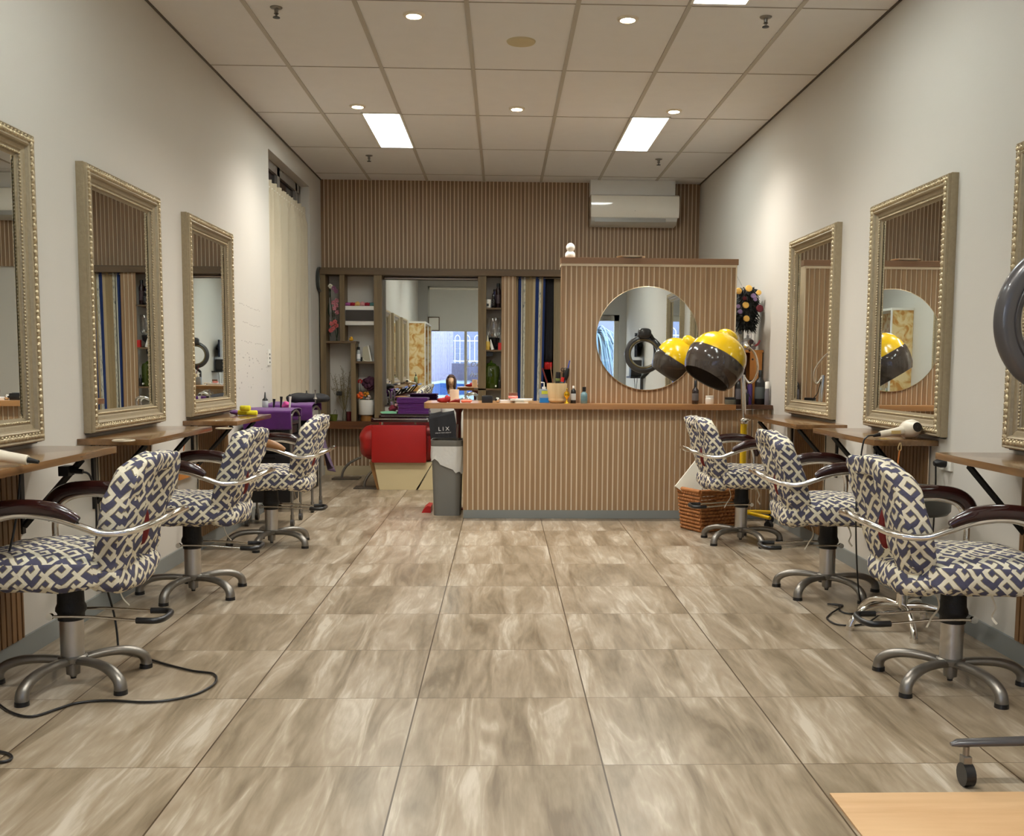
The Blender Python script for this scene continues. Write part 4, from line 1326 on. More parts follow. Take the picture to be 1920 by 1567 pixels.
# curtain over the doorway, and the cape hanging in the gap
m_cur = bpy.data.materials.new('striped_curtain')
m_cur.use_nodes = True
n = N(m_cur)
b = m_cur.node_tree.nodes['Principled BSDF']
b.inputs['Roughness'].default_value = .95
tc = n.new('ShaderNodeTexCoord')
sx = n.new('ShaderNodeSeparateXYZ')
n.link(tc.outputs['UV'], sx.inputs[0])
TAN, NV, WH, DK = (160, 140, 106), (30, 52, 108), (206, 202, 184), (70, 62, 50)
st = [(0, TAN), (.06, NV), (.17, WH), (.215, DK), (.235, WH), (.315, TAN), (.58, (186, 168, 134)), (.66, NV), (.78, WH), (.86, TAN), (.92, NV)]
vr = n.nt.nodes.new('ShaderNodeValToRGB')
vr.color_ramp.interpolation = 'CONSTANT'
e = vr.color_ramp.elements
while len(e) < len(st):
    e.new(.5)
for i, (p, c) in enumerate(st):
    e[i].position = p
    e[i].color = lin(c)
n.link(sx.outputs[0], vr.inputs[0])
# written pattern on the white bands: fine dark dashes
wn = n.new('ShaderNodeTexVoronoi', Scale=1.0)
cv = n.new('ShaderNodeCombineXYZ')
n.link(n.math('MULTIPLY', sx.outputs[0], 60.0), cv.inputs[0])
n.link(n.math('MULTIPLY', sx.outputs[1], 34.0), cv.inputs[1])
n.link(cv.outputs[0], wn.inputs['Vector'])
inw = n.math('MAXIMUM', n.math('COMPARE', sx.outputs[0], .275, .035), n.math('COMPARE', sx.outputs[0], .82, .035))
dash = n.math('MULTIPLY', n.math('LESS_THAN', wn.outputs['Distance'], .32), inw)
n.link(n.mix(dash, vr.outputs[0], lin((96, 104, 112))), b.inputs['Base Color'])
cu = thing('striped_curtain', 'tan curtain with navy and white stripes hanging beside the slatted post', 'curtain', (0, 0, 0))


def curt(x0, x1, z0, z1, y, amp, wl, lean, nu=120, nv=14, xb=None):
    def fn(u, v):
        z = z1 + (z0 - z1) * v
        x = x0 + (x1 - x0) * u - lean * v * (u if xb is None else xb)
        return Vector((x, y + amp * (.6 + .6 * v) * math.sin(u * wl + 1.3 * math.sin(u * 5) + v * .6), z))
    return MB().grid(fn, nu, nv), nu, nv


mb, nu, nv = curt(.145, .452, .14, 2.12, 10.50, .012, 34, .03)
o = mb.build('fabric', m_cur, cu, smooth=180)
uvl = o.data.uv_layers.new(name='uv')
for lp in o.data.loops:
    i = lp.vertex_index
    uvl.data[lp.index].uv = ((i % nu) / (nu - 1), (i // nu) / (nv - 1))
MB().tube([(.146, 10.50, 2.108), (.622, 10.50, 2.108)], .006, 8).build('curtain_rod', m_alu, cu)
mb, _, _ = curt(.562, .655, .14, 2.105, 10.52, .010, 12, -.02, 40, 12)
c3 = tag(mb.build('plain_curtain', mat('tan_curtain', (150, 134, 106), .95, bump=.2), smooth=180), 'plain tan curtain between the dark gap and the partition', 'curtain')
c3.location.x = -.02
hc = thing('hanging_cape', 'black cape with a red hem hanging in the doorway gap', 'cape', (0, 0, 0))
mb, _, _ = curt(.448, .548, 1.23, 2.10, 10.545, .008, 14, .02, 30, 10)
mb.build('cape', m_blackcloth, hc, smooth=180, solid=.003)
mb, _, _ = curt(.448, .530, 1.15, 1.2295, 10.547, .008, 14, .0, 30, 4)
mb.build('hem', m_redp, hc, smooth=180, solid=.003)

# ---------------------------------------------------------------- shampoo chair with basin
sc_ = thing('shampoo_chair', 'red leather shampoo chair with maroon armrests and a cream base', 'chair', (0, 0, 0))
def wrk(a):
    return lambda v, d: v + d * (nz((v.x * 14, v.y * 8, v.z * 14), 1, a) * .014)
MB().prism([(-1.165, .001), (-.82, .001), (-.66, .262), (-1.215, .262)], 1, 9.36, 9.90).build('base', mat('cream_laminate', (196, 180, 140), .4), sc_)
MB().prism([(-1.19, .001), (-1.166, .001), (-1.2155, .262), (-1.26, .262)], 1, 9.37, 9.90).build('base_side', wood('oak_edge', (120, 84, 44), (150, 110, 64), axis=2), sc_)
MB().sell((-1.02, 9.64, .41), (.34, .27, .125), (.5, .4), 48, 20, wrk(1)).build('seat', m_red, sc_, smooth=180)
MB().sell((-1.255, 9.62, .44), (.115, .25, .165), (.8, .6), 40, 24, wrk(2)).build('leg_roll', m_red, sc_, smooth=180)
MB().box(-1.235, -.715, 9.315, 9.375, .262, .622, .022).build('side_panel', m_red, sc_, smooth=60)
MB().box(-1.235, -.715, 9.905, 9.955, .262, .622, .022).build('side_panel', m_red, sc_, smooth=60)
MB().sell((-.72, 9.64, .42), (.085, .25, .16), (.5, .4), 36, 20, wrk(3)).build('back_cushion', m_red, sc_, smooth=180)
for y in (9.345, 9.93):
    ar = MB().box(-1.235, -.70, y - .035, y + .035, .648, .686, .008).build('armrest', m_maroon, sc_, smooth=40)
    MB().box(-1.21, -.70, y - .037, y - .0345, .672, .680).build('chrome_strip', m_chrome, ar)
    for x in (-1.13, -.82):
        MB().cyl(x, y, .60, .65, .009, n=10).build('post', m_chrome, ar)
ba = thing('hair_wash_basin', 'white ceramic hair washing basin on a cream cabinet behind the desk', 'basin', (0, 0, 0))
MB().prism([(-.80, .001), (-.30, .001), (-.30, .46), (-.56, .46), (-.655, .262), (-.655, .258)], 1, 9.36, 9.95).build('cabinet', MATS['cream_laminate'], ba)
mb = MB()
for i in range(13):
    t_ = i / 12
    pass
def ring(cx, cy, hx, hy, z, n_=32, e_=.6):
    out = []
    for k in range(n_):
        a = 2 * math.pi * k / n_
        c, s = math.cos(a), math.sin(a)
        out.append((cx + hx * math.copysign(abs(c) ** e_, c), cy + hy * math.copysign(abs(s) ** e_, s), z))
    return out
rings = [ring(-.43, 9.65, .06, .20, .461), ring(-.43, 9.65, .11, .24, .50), ring(-.42, 9.65, .15, .27, .62), ring(-.42, 9.65, .175, .285, .76), ring(-.42, 9.65, .175, .285, .776), ring(-.42, 9.65, .155, .265, .776), ring(-.42, 9.65, .13, .23, .66), ring(-.42, 9.65, .06, .14, .62)]
vs = [p for r_0 in rings for p in r_0]
fs = [(i * 32 + k, i * 32 + (k + 1) % 32, (i + 1) * 32 + (k + 1) % 32, (i + 1) * 32 + k) for i in range(len(rings) - 1) for k in range(32)]
fs += [tuple(range(31, -1, -1)), tuple(7 * 32 + k for k in range(32))]
MB().add(vs, fs).build('bowl', m_ceram, ba, smooth=50)
MB().tube(cr([(-.30, 9.72, .775), (-.30, 9.72, .83), (-.34, 9.70, .85), (-.40, 9.68, .83)], 4), .010, 10).build('tap', m_chrome, ba, smooth=60)
MB().tube(cr([(-.30, 9.60, .775), (-.30, 9.60, .84), (-.36, 9.59, .865), (-.43, 9.60, .84)], 4), .013, 10).build('hand_shower', m_chrome, ba, smooth=60)
MB().box(-.30, -.262, 9.36, 9.95, .47, .74).build('back_ledge', m_white, ba)
for (x, y, nm) in ((-1.13, 9.50, 'curved metal footrest in front of the cream chair base'), (-1.47, 10.28, 'curved metal footrest by the slatted wall behind the shampoo chair')):
    fr_ = thing('metal_footrest', nm, 'footrest', (x, y, 0), 0, 'curved metal footrests')
    MB().box(-.29, -.01, -.10, .10, 0, .012, .003).build('foot_plate', mat('grey_metal', (92, 84, 76), .4, metal=.6), fr_)
    P = cr([(-.20, 0, .012), (-.185, 0, .08), (-.13, 0, .155), (-.055, 0, .20), (.0, 0, .225)], 5)
    MB().tube(P, .013, 10).build('support_bar', m_alu, fr_, smooth=60)

# things laid on the armrests
tr = thing('tray_board', 'dark board lying across the armrests of the shampoo chair', 'board', (0, 0, 0))
MB().box(-1.20, -.70, 9.78, 10.08, .6865, .704, .002).build('board', mat('dark_board', (40, 24, 24), .3), tr)
for i in range(6):
    z0 = .7045 + i * .0265
    jx, jy = rnd.uniform(-.008, .008), rnd.uniform(-.006, .006)
    w = .150
    t = thing('folded_towel', ['lowest purple towel of the pile on the shampoo chair', 'second purple towel from the bottom of the pile', 'third purple towel from the bottom of the pile', 'third purple towel from the top of the pile', 'purple towel just under the top one of the pile', 'topmost purple towel of the pile on the shampoo chair'][i], 'towel', (-.885 + jx, 9.93 + jy, z0), rnd.uniform(-.03, .03), 'folded purple towels')
    mb = MB()
    fold = [(-w, .001), (w - .006, .001), (w + .002, .006), (w + .003, .0125), (w + .002, .019), (w - .006, .0255), (-w, .0255), (-w, .0145), (w - .02, .0140), (w - .02, .0118), (-w, .0112)]
    mb.prism(fold, 1, -.14, .14)
    mb.build('folds', m_purple, t, smooth=40)
tag(MB().prism([(-1.19, .7045), (-1.05, .7045), (-1.045, .722), (-1.12, .728), (-1.215, .718)], 1, 9.84, 9.98).build('tint_bowl', mat('mint_plastic', (140, 206, 164), .4)), 'mint green plastic tray at the left of the purple towels', 'tray')
for v in bpy.data.objects['tint_bowl'].data.vertices:
    pass
hb = thing('hair_towel_band', 'small crumpled pink and dark red cloth beside the purple towels', 'cloth', (-1.085, 9.90, .722))
MB().ball((0, 0, .03), (.05, .03, .028), 16, 10, lambda v, d: v + d * nz(v, 40) * .02).build('cloth', mat('wine_cloth', (120, 40, 54), .9, var=.5, vscale=50), hb, smooth=180)
MB().ball((.03, -.01, .062), (.022, .02, .016), 12, 8, lambda v, d: v + d * nz(v, 60) * .01).build('pink_fold', mat('pink_cloth', (206, 150, 150), .9), hb, smooth=180)

# black cape draped over the end of the chair, with lettering
cp = thing('draped_cape', 'black cape with white lettering draped over the end of the shampoo chair', 'cape', (0, 0, 0))
def capef(u, v):
    # u across, v down the drape
    x = -.70 + .24 * u + .035 * v
    top = .775 - .06 * (1 - u)
    if v < .25:
        y = 9.55 - .28 * (v / .25)
        z = top - .02 * (v / .25)
    else:
        t_ = (v - .25) / .75
        y = 9.262 + .010 * math.sin(u * 9 + v * 2) - .02 * t_
        z = top - .02 - (.235 + .045 * math.sin(math.pi * u * .9)) * t_
        x += .02 * t_ * (1 if u > .9 else 0) * 1
    return Vector((x, y, z))
MB().grid(capef, 30, 24).build('cloth', m_blackcloth, cp, smooth=180, solid=.003)
m_print = mat('grey_print', (196, 192, 190), .7)
text('lettering', 'L I X', .052, (-.545, 9.225, .592), (R(90), R(-3), 0), m_print, cp)
text('lettering', 'CREATE YOUR LOOK BY', .0135, (-.55, 9.223, .556), (R(90), R(-3), 0), m_print, cp)

# ---------------------------------------------------------------- waste bin with liner
bn = thing('waste_bin', 'tall grey plastic waste bin with a clear liner hanging out', 'bin', (-.434, 7.86, 0))
m_bin = mat('grey_bin', (116, 115, 110), .5)
def taper(z):
    return .107 + .017 * z / .58, .125 + .016 * z / .58
mb = MB()
R_ = []
for z in (0, .02, .3, .55, .555):
    hx, hy = taper(z)
    if z == .555:
        hx, hy = hx + .004, hy + .004
    R_.append(ring(0, 0, hx, hy, z, 32, .35))
hx, hy = taper(.58)
R_ += [ring(0, 0, hx + .005, hy + .005, .598, 32, .35), ring(0, 0, hx - .004, hy - .004, .598, 32, .35), ring(0, 0, hx - .02, hy - .02, .1, 32, .35)]
vs = [p for r_0 in R_ for p in r_0]
fs = [(i * 32 + k, i * 32 + (k + 1) % 32, (i + 1) * 32 + (k + 1) % 32, (i + 1) * 32 + k) for i in range(len(R_) - 1) for k in range(32)]
fs += [tuple(range(31, -1, -1)), tuple((len(R_) - 1) * 32 + k for k in range(32))]
MB().add(vs, fs).build('body', m_bin, bn, smooth=40)
def linf(u, v):
    a = 2 * math.pi * u
    z = .552
    hx, hy = taper(z)
    c, s = math.cos(a), math.sin(a)
    drop = .11 + .01 * math.sin(7 * a)
    front = max(0, -s)
    if front > .2 and c > -.15:
        drop += .10 * min(1, (c + .15) * 3)
    zz = z - drop * v
    k = 1.045 + .02 * math.sin(a * 9 + v * 5) * v
    return Vector((k * hx * math.copysign(abs(c) ** .35, c), k * hy * math.copysign(abs(s) ** .35, s), zz))
MB().grid(linf, 96, 12, close_u=True).build('bin_liner', mat('clear_liner', (222, 222, 218), .35, bump=.4, bscale=25, alpha=.9), bn, smooth=180)
MB().tube([(-.434 + .434 + .06, -.05, .15), (.085, -.06, .72)], .006, 8).build('x', m_alu)
o_ = bpy.data.objects['x']
o_.name = 'dustpan_stick'
o_.location = (-.434, 7.86, 0)
tag(o_, 'thin grey metal stick leaning in the waste bin', 'stick')
dp = thing('dustpan', 'red dustpan on the floor peeking out beside the waste bin', 'dustpan', (-.60, 8.0, 0))
MB().prism([(-.045, 0), (.03, 0), (.03, .05), (.0, .055), (-.03, .03)], 1, -.11, .11).build('pan', m_redp, dp)

# ---------------------------------------------------------------- wicker basket and white box
bs = thing('wicker_basket', 'square woven wicker basket at the foot of the reception desk', 'basket', (1.525, 7.125, 0), R(25))
m_wick = mat('wicker', (164, 106, 56), .7, bump=.4, bscale=120, var=.35, vscale=40)
for side in range(4):
    mb = MB()
    hx, hy = .160, .118
    for j in range(11):
        z = .014 + j * .0262
        w = 1 + .16 * z / .3
        L0 = hx if side % 2 == 0 else hy
        D0 = hy if side % 2 == 0 else hx
        nseg = 30
        pts_ = []
        for i in range(nseg + 1):
            t_ = -1 + 2 * i / nseg
            off = .006 * math.sin(i * math.pi / 1.5 + j * math.pi)
            pts_.append((t_ * L0 * w, -(D0 * w + off), z))
        mb.tube(pts_, .0125, 7)
    mb.xf(Matrix.Rotation(side * math.pi / 2, 4, 'Z'))
    mb.build('woven_side', m_wick, bs, smooth=60)
mb = MB()
rim_pts = []
w = 1.16
for (x, y) in ((-.160, -.118), (.160, -.118), (.160, .118), (-.160, .118)):
    rim_pts.append((x * w, y * w, .297))
mb.tube([Vector(rim_pts[0]), Vector(rim_pts[1])], .016, 8).tube([Vector(rim_pts[1]), Vector(rim_pts[2])], .016, 8).tube([Vector(rim_pts[2]), Vector(rim_pts[3])], .016, 8).tube([Vector(rim_pts[3]), Vector(rim_pts[0])], .016, 8)
mb.build('rim', m_wick, bs, smooth=60)
MB().box(-.15, .15, -.108, .108, .001, .012).build('bottom', m_wick, bs)
wbx = thing('gift_box', 'flat white printed box standing tilted in the wicker basket', 'box', (1.46, 7.14, .335))
wbx.rotation_euler = (R(-14), R(-51), R(8))
MB().box(-.135, .135, -.022, .030, -.135, .135, .002).build('box', mat('white_card', (236, 234, 218), .5), wbx)
text('lettering', 'Jarwal', .048, (-.01, -.0225, -.035), (R(90), 0, 0), mat('brown_print', (126, 92, 74), .6), wbx)
MB().box(-.09, .10, -.0228, -.0221, -.066, -.063).build('print_line', MATS['brown_print'], wbx)
fo = thing('folder', 'dark red folder standing behind the white box in the basket', 'folder', (1.60, 7.20, .02), R(25))
MB().box(-.08, .08, -.008, .008, .0, .33).build('cover', mat('wine_folder', (74, 16, 22), .5), fo)
fo.rotation_euler = (0, R(14), R(25))

# ---------------------------------------------------------------- salon trolleys
def trolley(loc, rz, label, w=.33, d=.30):
    t = thing('salon_trolley', label, 'trolley', loc, rz, 'salon trolleys with black drawers')
    for x in (-w / 2, w / 2):
        mb = MB()
        P = cr([(x, -d / 2, .07), (x, -d / 2, .74), (x, -d / 2 + .02, .81), (x, 0, .845), (x, d / 2 - .02, .81), (x, d / 2, .74), (x, d / 2, .07)], 6)
        mb.tube(P, .010, 10)
        mb.build('side_frame', m_alu, t, smooth=60)
    for x in (-w / 2, w / 2):
        for y in (-d / 2, d / 2):
            cm = MB().cyl(x, y, .052, .085, .014, n=12).box(x - .014, x + .014, y - .006, y + .006, .03, .055).build('caster', m_alu, t)
            MB().tube([(x - .012, y, .027), (x + .012, y, .027)], .027, 18).build('wheel', mat('grey_wheel', (70, 68, 66), .5), cm, smooth=40)
    for i, (z0, z1) in enumerate(((.17, .34), (.36, .53), (.545, .66), (.675, .735))):
        dr_ = MB().box(-w / 2 + .014, w / 2 - .014, -d / 2 + .01, d / 2 - .01, z0, z1, .012).build('drawer', m_dark, t, smooth=40)
        MB().box(-.05, .05, -d / 2 + .003, -d / 2 + .009, z1 - .035, z1 - .022).build('handle', m_blackm, dr_)
    MB().box(-w / 2, w / 2, -d / 2 + .005, d / 2 - .005, .742, .765, .006).build('top_tray', m_dark, t, smooth=40)
    return t


trolley((-1.70, 7.36, 0), 0, 'black drawer trolley with purple towel and brushes, closest to the yellow cloths')
trolley((-1.69, 8.08, 0), 0, 'black drawer trolley under the bunched purple towel, in front of the cream curtain', .34, .36)
def drape(name, label, x0, x1, yf, yb, ztop, zdrop, m, seed, back=.06, cat='towel'):
    t = thing(name, label, cat, (0, 0, 0))
    Lt, Lf = yb - yf, ztop - zdrop
    tot = back + Lt + Lf
    def fn(u, v):
        s = v * tot
        x = x0 + (x1 - x0) * u
        if s < back:
            y, z = yb + .004, ztop - back + s
        elif s < back + Lt:
            q = (s - back) / Lt
            y, z = yb - Lt * q, ztop + .012 * math.sin(math.pi * q) + .006 * nz((x * 14, q * 5, seed))
        else:
            q = (s - back - Lt) / Lf
            y = yf - .006 - .010 * (1 + nz((x * 12, q * 2, seed + 1)))
            z = ztop - Lf * q + .008 * nz((x * 9, 3, seed)) * q
        return Vector((x + .01 * nz((s * 6, x * 3, seed)), y, z))
    MB().grid(fn, 36, 40).build('cloth', m, t, smooth=180, solid=.006)
    return t
drape('draped_towel', 'purple towel draped flat over the front of the trolley by the yellow cloths', -1.865, -1.522, 7.175, 7.50, .852, .712, m_purple, 1)
drape('bunched_towel', 'crumpled purple towel over the trolley in front of the cream curtain', -1.86, -1.50, 7.86, 8.24, .868, .74, m_purple, 5)
t = thing('bunched_cape', 'black and silver cape bundled on the trolley by the clock wall', 'cape', (-1.60, 8.14, .875))
MB().sell((0, 0, .03), (.17, .15, .042), (.8, .7), 40, 18, lambda v, d: v + d * (nz(v, 14) * .02)).build('cloth', m_blackcloth, t, smooth=180)
t = thing('hanging_cloth', 'faded purple cloth hanging from the side of the rear trolley', 'cloth', (0, 0, 0))
def hcf(u, v):
    y = 7.93 + .22 * u
    x = -1.485 + .06 * v + .03 * math.sin(u * 6 + v) * v + .03 * v * v
    return Vector((x, y, .70 - (.34 + .06 * u) * v))
MB().grid(hcf, 24, 18).build('cloth', m_mauve, t, smooth=180, solid=.006)
# tools sticking up from the trolleys
bo = thing('tint_bottle', 'clear applicator bottle with black pointed nozzle on the front trolley', 'bottle', (-1.759, 7.38, .86))
MB().lathe([(.02, 0), (.022, .004), (.022, .05), (.018, .055)], n=18).build('body', mat('clear_bottle', (176, 180, 182), .2), bo, smooth=50)
MB().lathe([(.021, .055), (.021, .062), (.008, .075), (.004, .115), (.001, .118)], n=16).build('nozzle', m_dark, bo, smooth=50)
for (x, y, z1, m_, lb) in ((-1.694, 7.36, .928, m_dark, 'black clip handle in the purple towel next to the applicator bottle'), (-1.643, 7.37, .945, m_dark, 'black brush handle in the middle of the front trolley'), (-1.580, 7.38, .952, m_white, 'white and black tint brush at the end of the front trolley')):
    t = thing('tint_brush', lb, 'brush', (x, y, .855))
    MB().tube([(0, 0, 0), (.004, 0, (z1 - .855) * .6), (.006, 0, z1 - .855)], [.006, .008, .011], 10).build('handle', m_, t, smooth=60)
    if m_ is m_white:
        MB().ball((.006, 0, z1 - .855), .012, 10, 7).build('bristle_head', m_dark, t, smooth=180)
t = thing('pink_cloth', 'small pink cloth among the brushes on the front trolley', 'cloth', (-1.615, 7.44, .856))
MB().ball((0, 0, .022), (.032, .025, .026), 14, 9, lambda v, d: v + d * nz(v, 50) * .014).build('cloth', mat('hot_pink', (206, 84, 150), .9), t, smooth=180)
for (x, y, z0, h, lb) in ((-1.49, 7.92, .872, .11, 'silver tipped rod standing on the rear trolley'), (-1.60, 8.13, .935, .035, 'black knobbed handle on the bundled cape')):
    t = thing('tool_handle', lb, 'handle tool', (x, y, z0))
    MB().lathe([(.004, 0), (.006, h * .3), (.016, h * .35), (.006, h * .55), (.004, h * .8), (.008, h), (.001, h)], n=14).build('rod', m_dark if h < .1 else m_alu, t, smooth=50)

# ---------------------------------------------------------------- hood dryer
hd = thing('hood_dryer', 'yellow hood hair dryer with smoked bowl on a rolling yellow stand', 'hair dryer', (1.807, 7.30, 0))
for k in range(5):
    a = R(-52 + 72 * k)
    c, s = math.cos(a), math.sin(a)
    L = MB().tube(cr([(0, 0, .10), (c * .1, s * .1, .098), (c * .26, s * .26, .085)], 4), .0145, 10).build('leg', m_yellow, hd, smooth=60)
    MB().tube([(c * .25 - s * .016, s * .25 + c * .016, .031), (c * .25 + s * .016, s * .25 - c * .016, .031)], .031, 18).cyl(c * .25, s * .25, .03, .085, .007, n=8).build('caster', m_dark, L, smooth=40)
MB().cyl(0, 0, .085, .80, .025, n=24).build('lower_pole', m_yellow, hd, smooth=40)
MB().tube([(0, 0, .79), (-.020, -.01, 1.13)], .0175, 18).build('upper_pole', m_chrome, hd, smooth=40)
MB().ball((.0, 0, .785), (.034, .034, .03), 18, 12).ball((.032, -.02, .80), .014, 12, 8).build('pole_clamp', m_chrome, hd, smooth=180)
MB().tube(cr([(-.020, -.01, 1.13), (.025, -.02, 1.07), (.058, -.05, 1.10), (.066, -.10, 1.18), (.02, -.19, 1.28), (-.05, -.25, 1.335)], 6), .0085, 10).build('bracket_arm', m_chrome, hd, smooth=60)
MB().ball((-.06, -.26, 1.335), (.022, .02, .018), 14, 10).build('swivel_joint', m_chrome, hd, smooth=180)
MB().tube([(-.02, -.21, 1.366), (-.024, -.25, 1.368)], [.020, .017], 16).tube([(-.02, -.19, 1.30), (-.02, -.21, 1.366)], .008, 8).build('knob', m_maroon, hd, smooth=40)
axis = Vector((.50, .18, .84)).normalized()
cen = Vector((1.515 - 1.807, 6.93 - 7.30, 1.245))
Mh = axis.to_track_quat('Z', 'Y').to_matrix().to_4x4()
def hl(prof, n_=48):
    mb = MB().lathe(prof, n=n_, cap=False)
    mb.xf(Matrix.Translation(cen) @ Mh)
    return mb
hl([(.205, .0), (.2, .045), (.18, .095), (.145, .135), (.10, .160), (.075, .168)]).build('hood_cap', m_yellow, hd, smooth=60)
hl([(.168, -.165), (.19, -.13), (.206, -.07), (.212, -.02), (.208, .004), (.203, .004), (.2, -.07), (.184, -.125), (.162, -.16), (.168, -.165)]).build('hood_bowl', m_smoke, hd, smooth=60)
hl([(.001, .06), (.10, .05), (.17, 0), (.19, -.02), (.19, -.03)]).build('hood_inner', mat('hood_inside', (112, 98, 86), .4), hd, smooth=60)
mb = MB().sell((.03, 0, .175), (.080, .070, .055), (.8, .8), 32, 16)
mb.xf(Matrix.Translation(cen) @ Mh)
mo_ = mb.build('motor_housing', m_yellow, hd, smooth=180)
mb = MB().tube([(0, 0, 0), (0, 0, .004)], .014, 20)
mb.xf(Matrix.Translation(Vector((-.155, -.455, 1.425))) @ Vector((.15, -.95, .25)).to_track_quat('Z', 'Y').to_matrix().to_4x4())
mb.build('vent_cap', m_dark, mo_)
MB().tube(cr([(.0, -.02, 1.08), (.02, -.02, 1.0), (.055, 0, .92), (.06, 0, .7), (.05, .02, .5)], 6), .003, 6).build('power_cord', m_dark, hd, smooth=60)

# ---------------------------------------------------------------- round stool
st = thing('round_stool', 'round dark grey swivel stool with chrome five-armed foot', 'stool', (1.83, 4.37, 0))
MB().lathe([(.10, .53), (.178, .535), (.190, .55), (.193, .615), (.184, .640), (.15, .652), (.001, .656)], n=48).build('seat', mat('grey_vinyl', (72, 72, 68), .4), st, smooth=50)
MB().cyl(0, 0, .36, .53, .014, n=16).cyl(0, 0, .10, .37, .026, n=20).build('column', m_chrome, st, smooth=40)
for k in range(5):
    a = R(188 + 72 * k)
    c, s = math.cos(a), math.sin(a)
    P = cr([(c * .02, s * .02, .105), (c * .10, s * .10, .112), (c * .18, s * .18, .095), (c * .235, s * .235, .05), (c * .25, s * .25, .016)], 4)
    L = MB().tube(P, [.012 + .004 * i / len(P) for i in range(len(P))], 10).build('leg', m_chrome, st, smooth=60)
    MB().cyl(c * .25, s * .25, 0, .02, .018, n=14).build('foot', m_chrome, L, smooth=40)
MB().tube([(math.cos(i * math.pi / 18) * .0, 0, 0) for i in range(2)], .001, 3) 

# ---------------------------------------------------------------- ring dryer at the picture edge
rg = thing('ring_dryer', 'dark grey ring hair processor on a rolling stand, cut off by the picture edge', 'hair dryer', (1.80, 2.68, 0))
for k, a in enumerate((180, 252, 324, 36, 108)):
    c, s = math.cos(R(a)), math.sin(R(a))
    L0 = .54 if k == 0 else .27
    L0 = .52 if k == 0 else .28
    P = [(0, 0, .125), (c * L0 * .5, s * L0 * .5, .128), (c * (L0 - .02), s * (L0 - .02), .122), (c * L0, s * L0, .118)]
    L = MB().tube(P, [.026, .021, .017, .008], 12, sy=.62).build('leg', m_steelg, rg, smooth=60)
    e_ = L0 - .045
    cs = MB().cyl(c * e_, s * e_, .06, .112, .009, n=10).box(c * e_ - .012, c * e_ + .012, s * e_ - .015, s * e_ + .015, .055, .085, .003).build('caster', m_alu, L)
    MB().tube([(c * e_ - .014, s * e_ - .008, .033), (c * e_ + .014, s * e_ - .008, .033)], .033, 20).build('wheel', m_dark, cs, smooth=40)
MB().cyl(0, 0, .11, 1.05, .022, n=16).build('pole', m_steelg, rg, smooth=40)
MB().tube(cr([(0, 0, 1.04), (.12, .12, 1.20), (.12, .30, 1.42), (.04, .42, 1.58), (-.03, .40, 1.60)], 6), .024, 12).build('boom_arm', m_dark, rg, smooth=60)
rc = Vector((1.765 - 1.80, 3.06 - 2.68, 1.345))
mb = MB()
n_, K = 96, 0
prof = [(.238, -.010), (.243, .0), (.242, .014), (.232, .030), (.215, .036), (.198, .033), (.194, .026), (.19, .026), (.186, .031), (.170, .027), (.158, .012), (.155, .0), (.162, -.018), (.20, -.028), (.228, -.022), (.238, -.010)]
mb.lathe([(r_0, h) for r_0, h in prof], n=96, cap=False)
Mr = Matrix.Translation(rc) @ Matrix.Rotation(R(90 + 5), 4, 'X') @ Matrix.Rotation(R(6), 4, 'Y')
mb.xf(Mr)
mb.build('ring', m_steelg, rg, smooth=50)
mb = MB().tube([(.176 * math.cos(a), .176 * math.sin(a), -.03) for a in [i * math.pi / 36 for i in range(72)]], .010, 8, closed=True)
mb.xf(Mr)
mb.build('heater_tube', mat('heater_bronze', (128, 112, 78), .3, metal=.4), rg, smooth=60)
MB().sell((rc.x, rc.y + .04, rc.z + .26), (.085, .06, .06), (.7, .8), 28, 14).build('motor_housing', m_steelg, rg, smooth=180)

# ---------------------------------------------------------------- small things on ledges and floor
LZ = .8405
for i, (x, y, z, lb) in enumerate(((-1.735, 6.66, LZ + .018, 'rolled yellow cloth at the bottom, nearer the mirror frame'), (-1.665, 6.62, LZ + .018, 'rolled yellow cloth at the bottom, nearer the ledge edge'), (-1.71, 6.62, LZ + .05, 'rolled yellow cloth lying on top of the other two'))):
    t = thing('rolled_cloth', lb, 'cloth', (x, y, z), 0, 'rolled yellow cloths on the ledge')
    MB().tube([(-.034, 0, 0), (-.030, 0, 0), (.030, 0, 0), (.034, 0, 0)], [.013, .0178, .0178, .013], 16).build('roll', mat('yellow_cloth', (226, 214, 40), .9, bump=.4, bscale=200), t, smooth=50)
t = thing('folded_cloth', 'small purple cloth beside the rolled yellow cloths', 'cloth', (-1.80, 6.70, LZ))
MB().ball((0, 0, .018), (.03, .05, .017), 14, 8, lambda v, d: v + d * nz(v, 30) * .008).build('cloth', m_purple, t, smooth=180)
for (x, y, z, lb) in ((-1.690, 4.445, .838, 'pale metal ring fixed to the end of the ledge'), (-1.66, 5.93, .80, 'pale metal ring under the end of the ledge with yellow cloths')):
    t = thing('dryer_holder', lb, 'holder ring', (x, y, z), 0, 'pale metal holder rings')
    MB().tube([(.046 * math.cos(i * math.pi / 20), .046 * math.sin(i * math.pi / 20), 0) for i in range(40)], .0038, 8, closed=True).tube([(0, .046, 0), (0, .056, 0)], .004, 6).build('ring', mat('pale_metal', (206, 192, 168), .3, metal=.6), t, smooth=60)
